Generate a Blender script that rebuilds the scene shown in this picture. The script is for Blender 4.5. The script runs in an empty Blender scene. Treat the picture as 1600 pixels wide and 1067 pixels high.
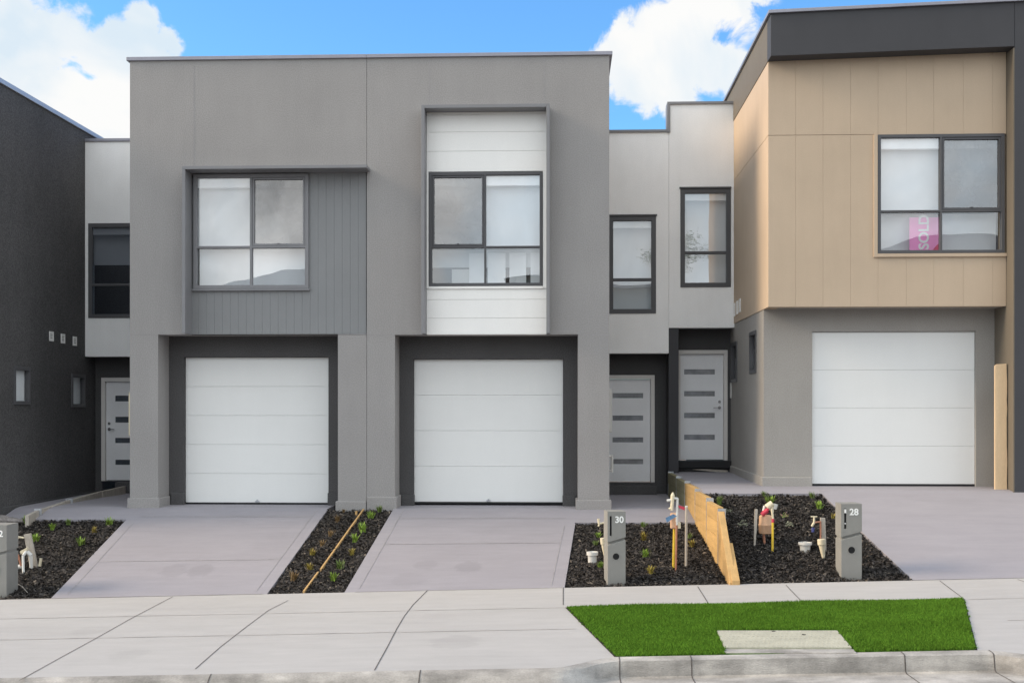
import bpy, bmesh, math, random
import numpy as np
from mathutils import Vector, Matrix
random.seed(11); rng = np.random.default_rng(5)
scene = bpy.context.scene
COL = scene.collection

# ------------------------------------------------------------------ survey helpers
# camera stands at the origin; world X runs along the house fronts, Y into the lots, Z up (metres)
F = 1880.0; TH = math.atan(80/1880); CT = math.cos(TH); ST = math.sin(TH)
def XW(px, Y):
    u = (px-800)/F
    return Y*(u*CT-ST)/(CT+u*ST)
def ZW(py, px, Y):
    return (635-py)/F*(-XW(px, Y)*ST+Y*CT)
def P(px, py, Y): return Vector((XW(px, Y), Y, ZW(py, px, Y)))

def zf(X): return -2.331+0.0275*X                       # back edge of the footpath (Y = 15.5)
YB, YGR, YK = 15.5, 14.1, 11.48
def zpave(X, Y): return zf(X)-0.016*(YB-Y)
def lot(X, Y):                                           # yard surface between footpath and houses
    if X > 2.06:
        if Y > 18.5: return -1.262+0.006*(Y-18.5)
        t = (18.5-Y)/3.0
        return -1.262*(1-t)+zf(X)*t
    t = min(max((19.5-Y)/4.0, 0), 1)
    return -1.655*(1-t)+zf(X)*t
def gpt(px, py, dz=0.0):                                 # where a surveyed ground point lies on the yard
    a, b = 15.5, 23.0
    for _ in range(50):
        m = (a+b)/2
        if ZW(py, px, m) < lot(XW(px, m), m)+dz: b = m    # the sight line is below the ground: hit is nearer
        else: a = m
    X = XW(px, a)
    return Vector((X, a, lot(X, a)))

# ------------------------------------------------------------------ materials
def nd(nt, t, **kw):
    n = nt.nodes.new(t)
    for k, v in kw.items():
        if k.startswith('i_'): n.inputs[k[2:].replace('_', ' ')].default_value = v
        else: setattr(n, k, v)
    return n
MATS = {}
def mat(name, col, rough=0.8, var=0.08, fine=120, big=1.2, bigvar=0.06, bump=0.0, bscale=None, metal=0.0, spec=0.3,
        stretch=(1, 1, 1), speck=0.0, island=0.0):
    m = bpy.data.materials.new(name); m.use_nodes = True; nt = m.node_tree
    b = nt.nodes['Principled BSDF']
    b.inputs['Roughness'].default_value = rough; b.inputs['Metallic'].default_value = metal
    b.inputs['Specular IOR Level'].default_value = spec
    tc = nd(nt, 'ShaderNodeTexCoord'); mp = nd(nt, 'ShaderNodeMapping'); mp.inputs['Scale'].default_value = stretch
    nt.links.new(tc.outputs['Object'], mp.inputs['Vector'])
    n1 = nd(nt, 'ShaderNodeTexNoise', i_Scale=fine, i_Detail=3.0); n2 = nd(nt, 'ShaderNodeTexNoise', i_Scale=big, i_Detail=5.0, i_Roughness=0.6)
    for n in (n1, n2): nt.links.new(mp.outputs[0], n.inputs['Vector'])
    m1 = nd(nt, 'ShaderNodeMapRange'); m1.inputs[1].default_value = .3; m1.inputs[2].default_value = .7
    m1.inputs[3].default_value = 1-var; m1.inputs[4].default_value = 1+var
    m2 = nd(nt, 'ShaderNodeMapRange'); m2.inputs[1].default_value = .3; m2.inputs[2].default_value = .7
    m2.inputs[3].default_value = 1-bigvar; m2.inputs[4].default_value = 1+bigvar
    nt.links.new(n1.outputs['Fac'], m1.inputs[0]); nt.links.new(n2.outputs['Fac'], m2.inputs[0])
    mu = nd(nt, 'ShaderNodeMath', operation='MULTIPLY'); nt.links.new(m1.outputs[0], mu.inputs[0]); nt.links.new(m2.outputs[0], mu.inputs[1])
    last = mu.outputs[0]
    if bigvar and bump:                                   # faint run-off streaks
        ms = nd(nt, 'ShaderNodeMapping'); ms.inputs['Scale'].default_value = (1, 1, .16); nt.links.new(tc.outputs['Object'], ms.inputs['Vector'])
        n3 = nd(nt, 'ShaderNodeTexNoise', i_Scale=5.5, i_Detail=5.0, i_Roughness=.6); nt.links.new(ms.outputs[0], n3.inputs['Vector'])
        m3 = nd(nt, 'ShaderNodeMapRange'); m3.inputs[1].default_value = .3; m3.inputs[2].default_value = .7; m3.inputs[3].default_value = 1-bigvar*.45; m3.inputs[4].default_value = 1+bigvar*.35
        nt.links.new(n3.outputs['Fac'], m3.inputs[0]); mu3 = nd(nt, 'ShaderNodeMath', operation='MULTIPLY'); nt.links.new(last, mu3.inputs[0]); nt.links.new(m3.outputs[0], mu3.inputs[1]); last = mu3.outputs[0]
    if island:
        g = nd(nt, 'ShaderNodeNewGeometry'); mi = nd(nt, 'ShaderNodeMapRange')
        mi.inputs[3].default_value = 1-island; mi.inputs[4].default_value = 1+island
        nt.links.new(g.outputs['Random Per Island'], mi.inputs[0])
        mu2 = nd(nt, 'ShaderNodeMath', operation='MULTIPLY'); nt.links.new(last, mu2.inputs[0]); nt.links.new(mi.outputs[0], mu2.inputs[1]); last = mu2.outputs[0]
    vm = nd(nt, 'ShaderNodeVectorMath', operation='SCALE'); vm.inputs[0].default_value = col[:3]
    nt.links.new(last, vm.inputs['Scale']); nt.links.new(vm.outputs[0], b.inputs['Base Color'])
    if bump:
        nb = nd(nt, 'ShaderNodeTexNoise', i_Scale=bscale or fine, i_Detail=4.0); nt.links.new(mp.outputs[0], nb.inputs['Vector'])
        bp = nd(nt, 'ShaderNodeBump', i_Strength=bump, i_Distance=0.01)
        nt.links.new(nb.outputs['Fac'], bp.inputs['Height']); nt.links.new(bp.outputs[0], b.inputs['Normal'])
    MATS[name] = m
    return m

render_grey = mat('grey_render', (.303, .292, .286), .9, .13, 60, .7, .055, .5, 140)
light_render = mat('light_grey_render', (.85, .845, .835), .9, .05, 60, .7, .05, .35, 140)
flank_render = mat('dark_flank_render', (.082, .080, .081), .9, .42, 45, .8, .12, .9, 70)
dark_render = mat('charcoal_render', (.085, .083, .084), .9, .28, 60, .8, .08, .6, 120)
house28_render = mat('warm_grey_render', (.335, .318, .296), .9, .11, 60, .7, .07, .5, 140)
fascia_paint = mat('charcoal_paint', (.056, .056, .061), .7, .06, 120, 1.0, .06, .2, 150)
tan_board = mat('tan_cladding', (.485, .380, .278), .75, .03, 60, .8, .05, .12, 90)
grey_board = mat('grey_cladding', (.215, .22, .225), .65, .04, 70, .9, .05, .1, 90)
white_board = mat('white_cladding', (.82, .81, .785), .6, .02, 60, .8, .03, .08, 90)
garage_paint = mat('garage_door_paint', (.75, .755, .742), .5, .012, 40, .7, .02, .04, 60, stretch=(.8, 1, 1.4))
frame_metal = mat('charcoal_powder_coat', (.085, .085, .09), .45, .05, 100, 2, .05)
frame_grey = mat('grey_powder_coat', (.205, .205, .215), .45, .05, 100, 2, .05)
sunlit_side = mat('sunlit_side_paint', (.145, .125, .098), .75, .06, 60, .8, .06, .2, 120)  # umber tone: warm sun on the left-facing sides put into the colour
cap_metal = mat('roof_capping', (.27, .27, .31), .4, .05, 40, 1.5, .08, metal=.3)
cap_pale = mat('pale_capping', (.42, .44, .50), .4, .05, 40, 1.5, .08, metal=.3)
door_paint = mat('door_paint', (.80, .80, .81), .5, .03, 80, 1.5, .04)
door_frame_paint = mat('door_frame_paint', (.68, .65, .62), .6, .04, 80, 1.5, .05)
chrome = mat('satin_chrome', (.65, .65, .66), .22, .02, 80, 2, .02, metal=1.0)
dark_void = mat('dark_recess', (.012, .012, .013), .9, .1, 60, 1, .1)
white_plastic = mat('white_plastic', (.60, .59, .56), .45, .04, 90, 4, .06)
cream_plastic = mat('cream_plastic', (.62, .55, .40), .5, .06, 90, 6, .08)
blind_cloth = mat('blind_cloth', (.70, .715, .73), .9, .02, 200, 1, .03)
blind_white = mat('white_blind', (.82, .83, .84), .9, .02, 200, 1, .02)
inner_wall = mat('room_paint', (.62, .61, .59), .9, .03, 50, 1, .04)
soil = mat('dark_soil', (.018, .015, .013), .95, .4, 60, 3, .3, .9, 45)
chip_dark = mat('bark_chip', (.042, .037, .034), .85, .3, 40, 2, .2, island=.75)
chip_pale = mat('pale_bark_chip', (.12, .10, .08), .85, .3, 40, 2, .2, island=.5)
timber_new = mat('fresh_pine', (.52, .33, .14), .75, .14, 30, 2, .12, .3, 40, stretch=(6, 1, 6), island=.12)
timber_treated = mat('treated_pine', (.50, .32, .13), .8, .16, 30, 2, .14, .3, 40, stretch=(6, .6, 6), island=.14)
timber_olive_shaded = mat('shaded_olive_pine', (.27, .25, .15), .85, .15, 30, 2, .14, .3, 40, stretch=(6, .6, 6), island=.12)  # olive pine of the back panels, their shade put into the colour
timber_grey = mat('weathered_timber', (.42, .38, .33), .85, .15, 30, 3, .15, .3, 40, stretch=(6, 6, 1))
timber_pale = mat('raw_timber', (.66, .49, .31), .75, .06, 25, 2, .07, .25, 40, stretch=(6, 6, .7))
galv = mat('galvanised_steel', (.50, .52, .55), .42, .1, 60, 5, .1, metal=.6)
mailbox_mat = mat('mailbox_concrete', (.24, .237, .222), .85, .16, 220, 3, .07, .4, 260)
copper = mat('copper_pipe', (.42, .20, .13), .5, .12, 60, 8, .2, metal=.4)
yellow_pipe = mat('yellow_pipe', (.66, .46, .05), .5, .06, 60, 8, .1)
red_plastic = mat('red_plastic', (.50, .05, .08), .5, .1, 60, 8, .1)
pink_sign = mat('pink_sign', (.90, .30, .60), .6, .02, 60, 3, .03)
sign_red = mat('red_sign_corner', (.62, .03, .10), .6, .02, 60, 3, .03)
peach = mat('peach_plastic', (.58, .37, .24), .55, .08, 60, 6, .1)
blue_label = mat('blue_label', (.12, .22, .36), .5, .2, 60, 20, .3)
white_paint = mat('white_paint', (.80, .80, .78), .6, .03, 60, 3, .03)
black_rubber = mat('black_strip', (.02, .02, .022), .6, .1, 60, 4, .1)
rock_mat = mat('broken_rock', (.22, .20, .19), .9, .2, 30, 4, .2, .6, 30)
roof_tile = mat('roof_tile', (.10, .10, .11), .7, .1, 20, 1, .1)
brick_far = mat('pale_brick', (.38, .33, .28), .85, .1, 30, 1, .1)
asphalt = mat('asphalt', (.055, .054, .053), .9, .35, 160, .6, .12, .7, 180)
earth = mat('bare_earth', (.16, .13, .10), .95, .2, 6, .1, .2, .5, 12)
pit_conc = mat('pit_lid_concrete', (.40, .39, .315), .9, .14, 70, 3, .10, .5, 90)

def concrete(name, col, stains=(), bigvar=.035, streak=False, rough=.88):
    m = mat(name, col, rough, .05, 170, .55, bigvar, .25, 220)
    nt = m.node_tree; b = nt.nodes['Principled BSDF']
    src = b.inputs['Base Color'].links[0].from_socket
    tc = nd(nt, 'ShaderNodeTexCoord')
    # trowel sweeps and blotches
    mp = nd(nt, 'ShaderNodeMapping'); mp.inputs['Scale'].default_value = (.5, 2.6, 1); nt.links.new(tc.outputs['Object'], mp.inputs['Vector'])
    n = nd(nt, 'ShaderNodeTexNoise', i_Scale=2.2, i_Detail=7.0, i_Roughness=.65); nt.links.new(mp.outputs[0], n.inputs['Vector'])
    r = nd(nt, 'ShaderNodeMapRange'); r.inputs[1].default_value = .33; r.inputs[2].default_value = .68; r.inputs[3].default_value = .94; r.inputs[4].default_value = 1.035
    nt.links.new(n.outputs['Fac'], r.inputs[0])
    last = r.outputs[0]
    nw = nd(nt, 'ShaderNodeTexNoise', i_Scale=9.0, i_Detail=4.0); nt.links.new(tc.outputs['Object'], nw.inputs['Vector'])
    for (sx, sy, rad, k) in stains:
        sub = nd(nt, 'ShaderNodeVectorMath', operation='SUBTRACT'); sub.inputs[1].default_value = (sx, sy, 0); nt.links.new(tc.outputs['Object'], sub.inputs[0])
        sc = nd(nt, 'ShaderNodeVectorMath', operation='MULTIPLY'); sc.inputs[1].default_value = (1, .75, 0); nt.links.new(sub.outputs[0], sc.inputs[0])
        ln = nd(nt, 'ShaderNodeVectorMath', operation='LENGTH'); nt.links.new(sc.outputs[0], ln.inputs[0])
        ad = nd(nt, 'ShaderNodeMath', operation='MULTIPLY_ADD'); nt.links.new(nw.outputs['Fac'], ad.inputs[0]); ad.inputs[1].default_value = rad*.9; nt.links.new(ln.outputs['Value'], ad.inputs[2])
        mr = nd(nt, 'ShaderNodeMapRange'); mr.interpolation_type = 'SMOOTHSTEP'
        mr.inputs[1].default_value = rad*1.15; mr.inputs[2].default_value = rad*1.6; mr.inputs[3].default_value = 1-k; mr.inputs[4].default_value = 1
        nt.links.new(ad.outputs[0], mr.inputs[0])
        mm = nd(nt, 'ShaderNodeMath', operation='MULTIPLY'); nt.links.new(last, mm.inputs[0]); nt.links.new(mr.outputs[0], mm.inputs[1]); last = mm.outputs[0]
    v = nd(nt, 'ShaderNodeVectorMath', operation='SCALE'); nt.links.new(src, v.inputs[0]); nt.links.new(last, v.inputs['Scale'])
    nt.links.new(v.outputs[0], b.inputs['Base Color'])
    return m
def st(px, py, rad, k):
    g = gpt(px, py); return (g.x, g.y, rad, k)
drive_conc = concrete('coloured_concrete', (.290, .277, .302), [st(272, 891, .20, .09), st(313, 891, .19, .12), st(665, 882, .17, .08), st(732, 885, .20, .11), st(420, 850, .3, .03), st(640, 905, .25, .05)])
foot_conc = concrete('footpath_concrete', (.40, .388, .378), [(-1.1, 12.3, .28, .08), (-4.4, 12.0, .2, .06), (-5.3, 13.3, .22, .05)])
kerb_conc = mat('kerb_concrete', (.325, .31, .29), .92, .12, 90, 2.6, .42, .6, 70, stretch=(.6, 1, 2))
def joint_mat():
    m = mat('saw_cut', (.10, .09, .08), .95, .2, 60, 2, .2)
    nt = m.node_tree; b = nt.nodes['Principled BSDF']; src = b.inputs['Base Color'].links[0].from_socket
    tc = nd(nt, 'ShaderNodeTexCoord'); n = nd(nt, 'ShaderNodeTexNoise', i_Scale=1.7, i_Detail=4.0); nt.links.new(tc.outputs['Object'], n.inputs['Vector'])
    r = nd(nt, 'ShaderNodeMapRange'); r.inputs[1].default_value = .36; r.inputs[2].default_value = .52; nt.links.new(n.outputs['Fac'], r.inputs[0])
    mx = nd(nt, 'ShaderNodeMix', data_type='RGBA'); nt.links.new(r.outputs[0], mx.inputs[0]); nt.links.new(src, mx.inputs[6]); mx.inputs[7].default_value = (.37, .345, .32, 1)
    nt.links.new(mx.outputs[2], b.inputs['Base Color']); return m
joint_faint = joint_mat()
joint_dark = mat('open_joint', (.09, .08, .075), .95, .25, 40, 3, .25)
joint_drive = mat('tooled_line', (.30, .285, .29), .95, .15, 40, 3, .2)

def glass_mat(name, refl, tint=(.93, .95, .96), wave=.02):
    m = bpy.data.materials.new(name); m.use_nodes = True; nt = m.node_tree; nt.nodes.clear()
    out = nd(nt, 'ShaderNodeOutputMaterial'); mx = nd(nt, 'ShaderNodeMixShader'); mx.inputs[0].default_value = refl
    tr = nd(nt, 'ShaderNodeBsdfTransparent'); tr.inputs[0].default_value = (*tint, 1)
    gl = nd(nt, 'ShaderNodeBsdfGlossy'); gl.inputs['Roughness'].default_value = .0; gl.inputs[0].default_value = (1, 1, 1, 1)
    tc = nd(nt, 'ShaderNodeTexCoord'); n = nd(nt, 'ShaderNodeTexNoise', i_Scale=1.3, i_Detail=1.0); bp = nd(nt, 'ShaderNodeBump', i_Strength=wave*5, i_Distance=.02)
    nt.links.new(tc.outputs['Object'], n.inputs['Vector']); nt.links.new(n.outputs['Fac'], bp.inputs['Height']); nt.links.new(bp.outputs[0], gl.inputs['Normal'])
    nt.links.new(tr.outputs[0], mx.inputs[1]); nt.links.new(gl.outputs[0], mx.inputs[2]); nt.links.new(mx.outputs[0], out.inputs[0])
    return m
glass = glass_mat('window_glass', .21)
glass_low = glass_mat('clear_glass', .07)
glass_dark = glass_mat('tinted_glass', .10, (.5, .52, .55))
def screen_mat():
    m = bpy.data.materials.new('fly_screen_mesh'); m.use_nodes = True; nt = m.node_tree; nt.nodes.clear()
    out = nd(nt, 'ShaderNodeOutputMaterial'); mx = nd(nt, 'ShaderNodeMixShader')
    tr = nd(nt, 'ShaderNodeBsdfTransparent'); df = nd(nt, 'ShaderNodeBsdfDiffuse'); df.inputs[0].default_value = (.10, .10, .105, 1)
    tc = nd(nt, 'ShaderNodeTexCoord'); n = nd(nt, 'ShaderNodeTexNoise', i_Scale=2.2, i_Detail=6.0, i_Roughness=.6, i_Distortion=.6)  # noise paints cloud reflections into the mesh as uneven opacity
    nt.links.new(tc.outputs['Object'], n.inputs['Vector'])
    r = nd(nt, 'ShaderNodeMapRange'); r.inputs[1].default_value = .3; r.inputs[2].default_value = .7; r.inputs[3].default_value = .93; r.inputs[4].default_value = .52
    nt.links.new(n.outputs['Fac'], r.inputs[0]); nt.links.new(r.outputs[0], mx.inputs[0])
    nt.links.new(tr.outputs[0], mx.inputs[1]); nt.links.new(df.outputs[0], mx.inputs[2]); nt.links.new(mx.outputs[0], out.inputs[0]); return m
screen_m = screen_mat()
def leaf_mat(name, c):
    return mat(name, c, .6, .2, 50, 6, .15, island=.45)
leaf_green = leaf_mat('bright_green_leaf', (0.196, 0.296, 0.045))
leaf_mid = leaf_mat('green_leaf', (0.142, 0.203, 0.051))
leaf_yellow = leaf_mat('yellow_green_leaf', (0.318, 0.262, 0.056))
leaf_brown = leaf_mat('dry_brown_leaf', (0.191, 0.126, 0.056))
leaf_pale = leaf_mat('pale_sage_leaf', (0.279, 0.288, 0.205))
leaf_pink = leaf_mat('pink_leaf', (0.278, 0.139, 0.148))
grass_m = mat('lawn_blade', (.088, .190, .020), .8, .12, 20, 1.8, .17, island=.45, spec=.05)
grass_base = mat('lawn_thatch', (.05, .12, .006), .95, .3, 80, 3, .2)

# ------------------------------------------------------------------ objects
def wloc(o):
    v = Vector((0, 0, 0))
    while o is not None: v = v+o.location; o = o.parent
    return v
def link(o, parent=None, label=None, cat=None, group=None, kind=None):
    COL.objects.link(o)
    if parent is not None: o.parent = parent
    if label: o['label'] = label
    if cat: o['category'] = cat
    if group: o['group'] = group
    if kind: o['kind'] = kind
    return o
def thing(name, loc, label, cat, group=None, rz=0):
    o = bpy.data.objects.new(name, None); o.location = loc; o.rotation_euler = (0, 0, rz); o.empty_display_size = .2
    return link(o, None, label, cat, group)
class MB:
    def __init__(s): s.v = []; s.f = []
    def quad(s, *p):
        n = len(s.v); s.v += [tuple(q) for q in p]; s.f.append(tuple(range(n, n+len(p)))); return s
    def box(s, x0, x1, y0, y1, z0, z1):
        n = len(s.v)
        s.v += [(x0, y0, z0), (x1, y0, z0), (x1, y1, z0), (x0, y1, z0), (x0, y0, z1), (x1, y0, z1), (x1, y1, z1), (x0, y1, z1)]
        s.f += [tuple(n+i for i in q) for q in ((0, 3, 2, 1), (4, 5, 6, 7), (0, 1, 5, 4), (1, 2, 6, 5), (2, 3, 7, 6), (3, 0, 4, 7))]
        return s
    def prism(s, poly, d):                              # poly: 3D outline, d: extrusion vector
        n = len(s.v); k = len(poly); d = Vector(d)
        s.v += [tuple(q) for q in poly]+[tuple(Vector(q)+d) for q in poly]
        s.f.append(tuple(n+i for i in range(k))); s.f.append(tuple(n+k+i for i in reversed(range(k))))
        for i in range(k):
            j = (i+1) % k; s.f.append((n+j, n+i, n+k+i, n+k+j))
        return s
    def tube(s, p0, p1, r0, r1=None, n=12):
        r1 = r0 if r1 is None else r1; p0 = Vector(p0); p1 = Vector(p1); a = (p1-p0).normalized()
        u = a.orthogonal().normalized(); w = a.cross(u); b = len(s.v)
        for p, r in ((p0, r0), (p1, r1)):
            for i in range(n):
                t = 2*math.pi*i/n; s.v.append(tuple(p+(u*math.cos(t)+w*math.sin(t))*r))
        for i in range(n):
            j = (i+1) % n; s.f.append((b+i, b+j, b+n+j, b+n+i))
        s.f.append(tuple(b+i for i in reversed(range(n)))); s.f.append(tuple(b+n+i for i in range(n)))
        return s
    def lathe(s, c, prof, n=18):                        # prof: (r, z) from the bottom up
        b = len(s.v); k = len(prof)
        for r, z in prof:
            for i in range(n):
                t = 2*math.pi*i/n; s.v.append((c[0]+r*math.cos(t), c[1]+r*math.sin(t), c[2]+z))
        for q in range(k-1):
            for i in range(n):
                j = (i+1) % n; s.f.append((b+q*n+i, b+q*n+j, b+(q+1)*n+j, b+(q+1)*n+i))
        s.f.append(tuple(b+i for i in reversed(range(n)))); s.f.append(tuple(b+(k-1)*n+i for i in range(n)))
        return s
    def build(s, name, m, parent=None, bevel=0.0, local=False, smooth=False, **kw):
        off = Vector((0, 0, 0)) if (local or parent is None) else wloc(parent)
        me = bpy.data.meshes.new(name)
        me.from_pydata([tuple(Vector(q)-off) for q in s.v], [], s.f)
        bm = bmesh.new(); bm.from_mesh(me); bmesh.ops.recalc_face_normals(bm, faces=bm.faces); bm.to_mesh(me); bm.free()
        me.materials.append(m)
        if smooth:
            for p in me.polygons: p.use_smooth = True
            me.set_sharp_from_angle(angle=math.radians(40))
        o = bpy.data.objects.new(name, me); link(o, parent, **kw)
        if bevel:
            md = o.modifiers.new('edge', 'BEVEL'); md.width = bevel; md.segments = 2; md.limit_method = 'ANGLE'
        return o
def holed(mb, axis, u0, u1, z0, z1, a, b, holes):
    """wall slab with rectangular openings; axis 'y': lies in XZ between Y=a (front) and Y=b; axis 'x': lies in YZ"""
    us = sorted({u0, u1, *[h[0] for h in holes], *[h[1] for h in holes]}); zs = sorted({z0, z1, *[h[2] for h in holes], *[h[3] for h in holes]})
    us = [u for u in us if u0 <= u <= u1]; zs = [z for z in zs if z0 <= z <= z1]
    solid = {}
    for i in range(len(us)-1):
        for j in range(len(zs)-1):
            cu = (us[i]+us[i+1])/2; cz = (zs[j]+zs[j+1])/2
            solid[i, j] = not any(h[0] < cu < h[1] and h[2] < cz < h[3] for h in holes)
    idx = {}
    def V(i, j, k):
        if (i, j, k) not in idx:
            d = (a, b)[k]; idx[i, j, k] = len(mb.v)
            mb.v.append((us[i], d, zs[j]) if axis == 'y' else (d, us[i], zs[j]))
        return idx[i, j, k]
    for (i, j), sld in solid.items():
        if not sld: continue
        mb.f.append((V(i, j, 0), V(i+1, j, 0), V(i+1, j+1, 0), V(i, j+1, 0)))
        mb.f.append((V(i, j, 1), V(i, j+1, 1), V(i+1, j+1, 1), V(i+1, j, 1)))
        for di, dj, e in ((-1, 0, ((i, j), (i, j+1))), (1, 0, ((i+1, j), (i+1, j+1))), (0, -1, ((i, j), (i+1, j))), (0, 1, ((i, j+1), (i+1, j+1)))):
            if not solid.get((i+di, j+dj), False):
                (p, q), (r, t) = e; mb.f.append((V(p, q, 0), V(r, t, 0), V(r, t, 1), V(p, q, 1)))
    return mb

def struct(name, mb, m, **kw): return mb.build(name, m, None, kind='structure', **kw)
def sheet(f, xs, ys, dz=0):
    mb = MB(); n = len(xs)
    for y in ys:
        for x in xs: mb.v.append((x, y, f(x, y)+dz))
    for j in range(len(ys)-1):
        for i in range(n-1): mb.f.append((j*n+i, j*n+i+1, (j+1)*n+i+1, (j+1)*n+i))
    return mb
def ruled(edges, f, dz=0, rows=24, skirt=0.12):
    """sheet between a left and a right edge (each a list of (X,Y) from back to front), following surface f"""
    L, R = edges; mb = MB(); cols = 10
    def along(E, t):
        y = E[0][1]+(E[-1][1]-E[0][1])*t
        for (xa, ya), (xb, yb) in zip(E, E[1:]):
            if (ya >= y >= yb) or (yb >= y >= ya):
                k = 0 if ya == yb else (y-ya)/(yb-ya); return xa+(xb-xa)*k, y
        return E[-1]
    for r in range(rows+1):
        (xl, yl), (xr, yr) = along(L, r/rows), along(R, r/rows)
        for c in range(cols+1):
            x = xl+(xr-xl)*c/cols; y = yl+(yr-yl)*c/cols; mb.v.append((x, y, f(x, y)+dz))
    w = cols+1
    for r in range(rows):
        for c in range(cols): mb.f.append((r*w+c, r*w+c+1, (r+1)*w+c+1, (r+1)*w+c))
    if skirt:
        for r in range(rows):
            for c in (0, cols):
                a = mb.v[r*w+c]; b = mb.v[(r+1)*w+c]; n = len(mb.v)
                mb.v += [(a[0], a[1], a[2]-skirt), (b[0], b[1], b[2]-skirt)]; mb.f.append((r*w+c, (r+1)*w+c, n+1, n))
        for c in range(cols):
            for r in (0, rows):
                a = mb.v[r*w+c]; b = mb.v[r*w+c+1]; n = len(mb.v)
                mb.v += [(a[0], a[1], a[2]-skirt), (b[0], b[1], b[2]-skirt)]; mb.f.append((r*w+c, r*w+c+1, n+1, n))
    return mb
def strip(mb, pts, w, f, dz):
    """thin line on the ground along plan points"""
    for (a, b) in zip(pts, pts[1:]):
        n = max(1, int(math.dist(a, b)/.25))
        d = Vector((b[0]-a[0], b[1]-a[1])).normalized(); nx, ny = -d.y*w/2, d.x*w/2
        for i in range(n):
            p = [(a[0]+(b[0]-a[0])*k/n, a[1]+(b[1]-a[1])*k/n) for k in (i, i+1)]
            q = [(p[0][0]+nx, p[0][1]+ny), (p[0][0]-nx, p[0][1]-ny), (p[1][0]-nx, p[1][1]-ny), (p[1][0]+nx, p[1][1]+ny)]
            mb.quad(*[(x, y, f(x, y)+dz) for x, y in q])
    return mb

# ------------------------------------------------------------------ ground, road, paving
gs = [-300, -120, -60, -30, -12, 0, 12, 30, 60, 120, 300]
struct('ground', sheet(lambda x, y: zf(x)-.75+(.3 if y > 26 else 0), gs, [-300, -120, -60, -30, 0, 9, 14, 26, 60, 120, 300]), earth)
YR = 10.74
ROADZ = lambda x, y: zf(x)-.016*(YB-YK)-.16-.0+.020*min(YR-y, y+(-2.0)+8) if False else zf(x)-.224+.018*min(max(YR-y, 0), 4.0)
xsr = [-60, -30, -15, -8, -4, 0, 4, 8, 15, 30, 60]
struct('road', sheet(ROADZ, xsr, [2.6, 4.5, 6.95, 9, YR+.02], -.01), asphalt)
struct('far_verge', sheet(lambda x, y: zf(x)-.10, xsr, [-14, -6, 2.3], 0), earth)
kb = MB(); kb.prism([(-60, 2.3, zf(-60)-.5), (-60, 2.6, zf(-60)-.5), (-60, 2.6, zf(-60)-.10), (-60, 2.3, zf(-60)-.09)], (120, 0, 120*.0275)); struct('far_kerb', kb, kerb_conc)

# footpath slab runs the whole street; apron slabs carry on to the kerb
fx = [-40, -20, -12, -9, -6, -3, 0, 3, 6, 9, 12, 20, 40]
struct('footpath', sheet(zpave, fx, [YGR, YGR+.5, YB-.3, YB]), foot_conc)
def kx(px, py):                                           # point on the paving plane -> plan position
    a, b = 9.0, 17.0
    for _ in range(50):
        m = (a+b)/2
        if ZW(py, px, m) < zpave(XW(px, m), m): b = m
        else: a = m
    return XW(px, a), a
GL0, GL1 = kx(885, 945), kx(962, 1023); GR0, GR1 = kx(1508, 938), kx(1533, 1021)
GL0 = (GL0[0], YGR); GR0 = (GR0[0], YGR); GL1 = (GL1[0], YK); GR1 = (GR1[0], YK)
ap = ruled(([(-13, YGR), (-13, YK)], [GL0, GL1]), zpave, 0); struct('crossover', ap, foot_conc)
ap = ruled(([GR0, GR1], [(12, YGR), (12, YK)]), zpave, 0); struct('crossover.001', ap, foot_conc)
# kerb: upright along the lawn, laid back at the crossovers
def kerb_h(x):                                            # 1 = upright kerb, 0 = layback
    def ss(a, b, v):
        t = min(max((v-a)/(b-a), 0), 1); return t*t*(3-2*t)
    return ss(GL1[0]-.62, GL1[0]+.02, x)*(1-ss(GR1[0]+.05, GR1[0]+.7, x))
kxs = sorted(set([round(v, 3) for v in np.linspace(-14, 14, 57)]+[round(v, 3) for v in np.linspace(GL1[0]-.7, GL1[0]+.1, 13)]+[round(v, 3) for v in np.linspace(GR1[0], GR1[0]+.8, 13)]))
def kback(x): return YK-.40*(1-kerb_h(x))
def kprof(x):
    h = kerb_h(x); yk = kback(x); zt = zpave(x, yk); zg = zpave(x, YK)-.165; mid = zt-.012*(1-h)
    w1 = .10*h+.04*(1-h); w2 = .135*h+.09*(1-h); w3 = .165*h+.16*(1-h); w4 = .20*h+.20*(1-h)
    return [(x, yk+.005, zt-.25), (x, yk+.004, zt+.002), (x, yk-w1, mid-.002), (x, yk-w2, mid-.012*h-.03*(1-h)), (x, yk-w3, zg+.012+.03*(1-h)), (x, yk-w4, zg), (x, YK-.75, zg+.012), (x, YK-.755, zg-.2)]
kb = MB(); rows = 7
for x in kxs:
    kb.v += kprof(x)
rows = 8
for i in range(len(kxs)-1):
    for j in range(rows-1): kb.f.append((i*rows+j, (i+1)*rows+j, (i+1)*rows+j+1, i*rows+j+1))
kerb = struct('kerb', kb, kerb_conc, smooth=True)
lip = MB(); n_ = 5
for x in kxs:
    y1 = kback(x)+.006
    for k in range(n_): y = YK+(y1-YK)*k/(n_-1); lip.v.append((x, y, zpave(x, y)))
for i in range(len(kxs)-1):
    if kback(kxs[i]) < YK-.001 or kback(kxs[i+1]) < YK-.001:
        for k in range(n_-1): lip.f.append((i*n_+k, (i+1)*n_+k, (i+1)*n_+k+1, i*n_+k+1))
lip.build('crossover_lip', foot_conc, kerb, kind='structure')
kj = MB()
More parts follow.
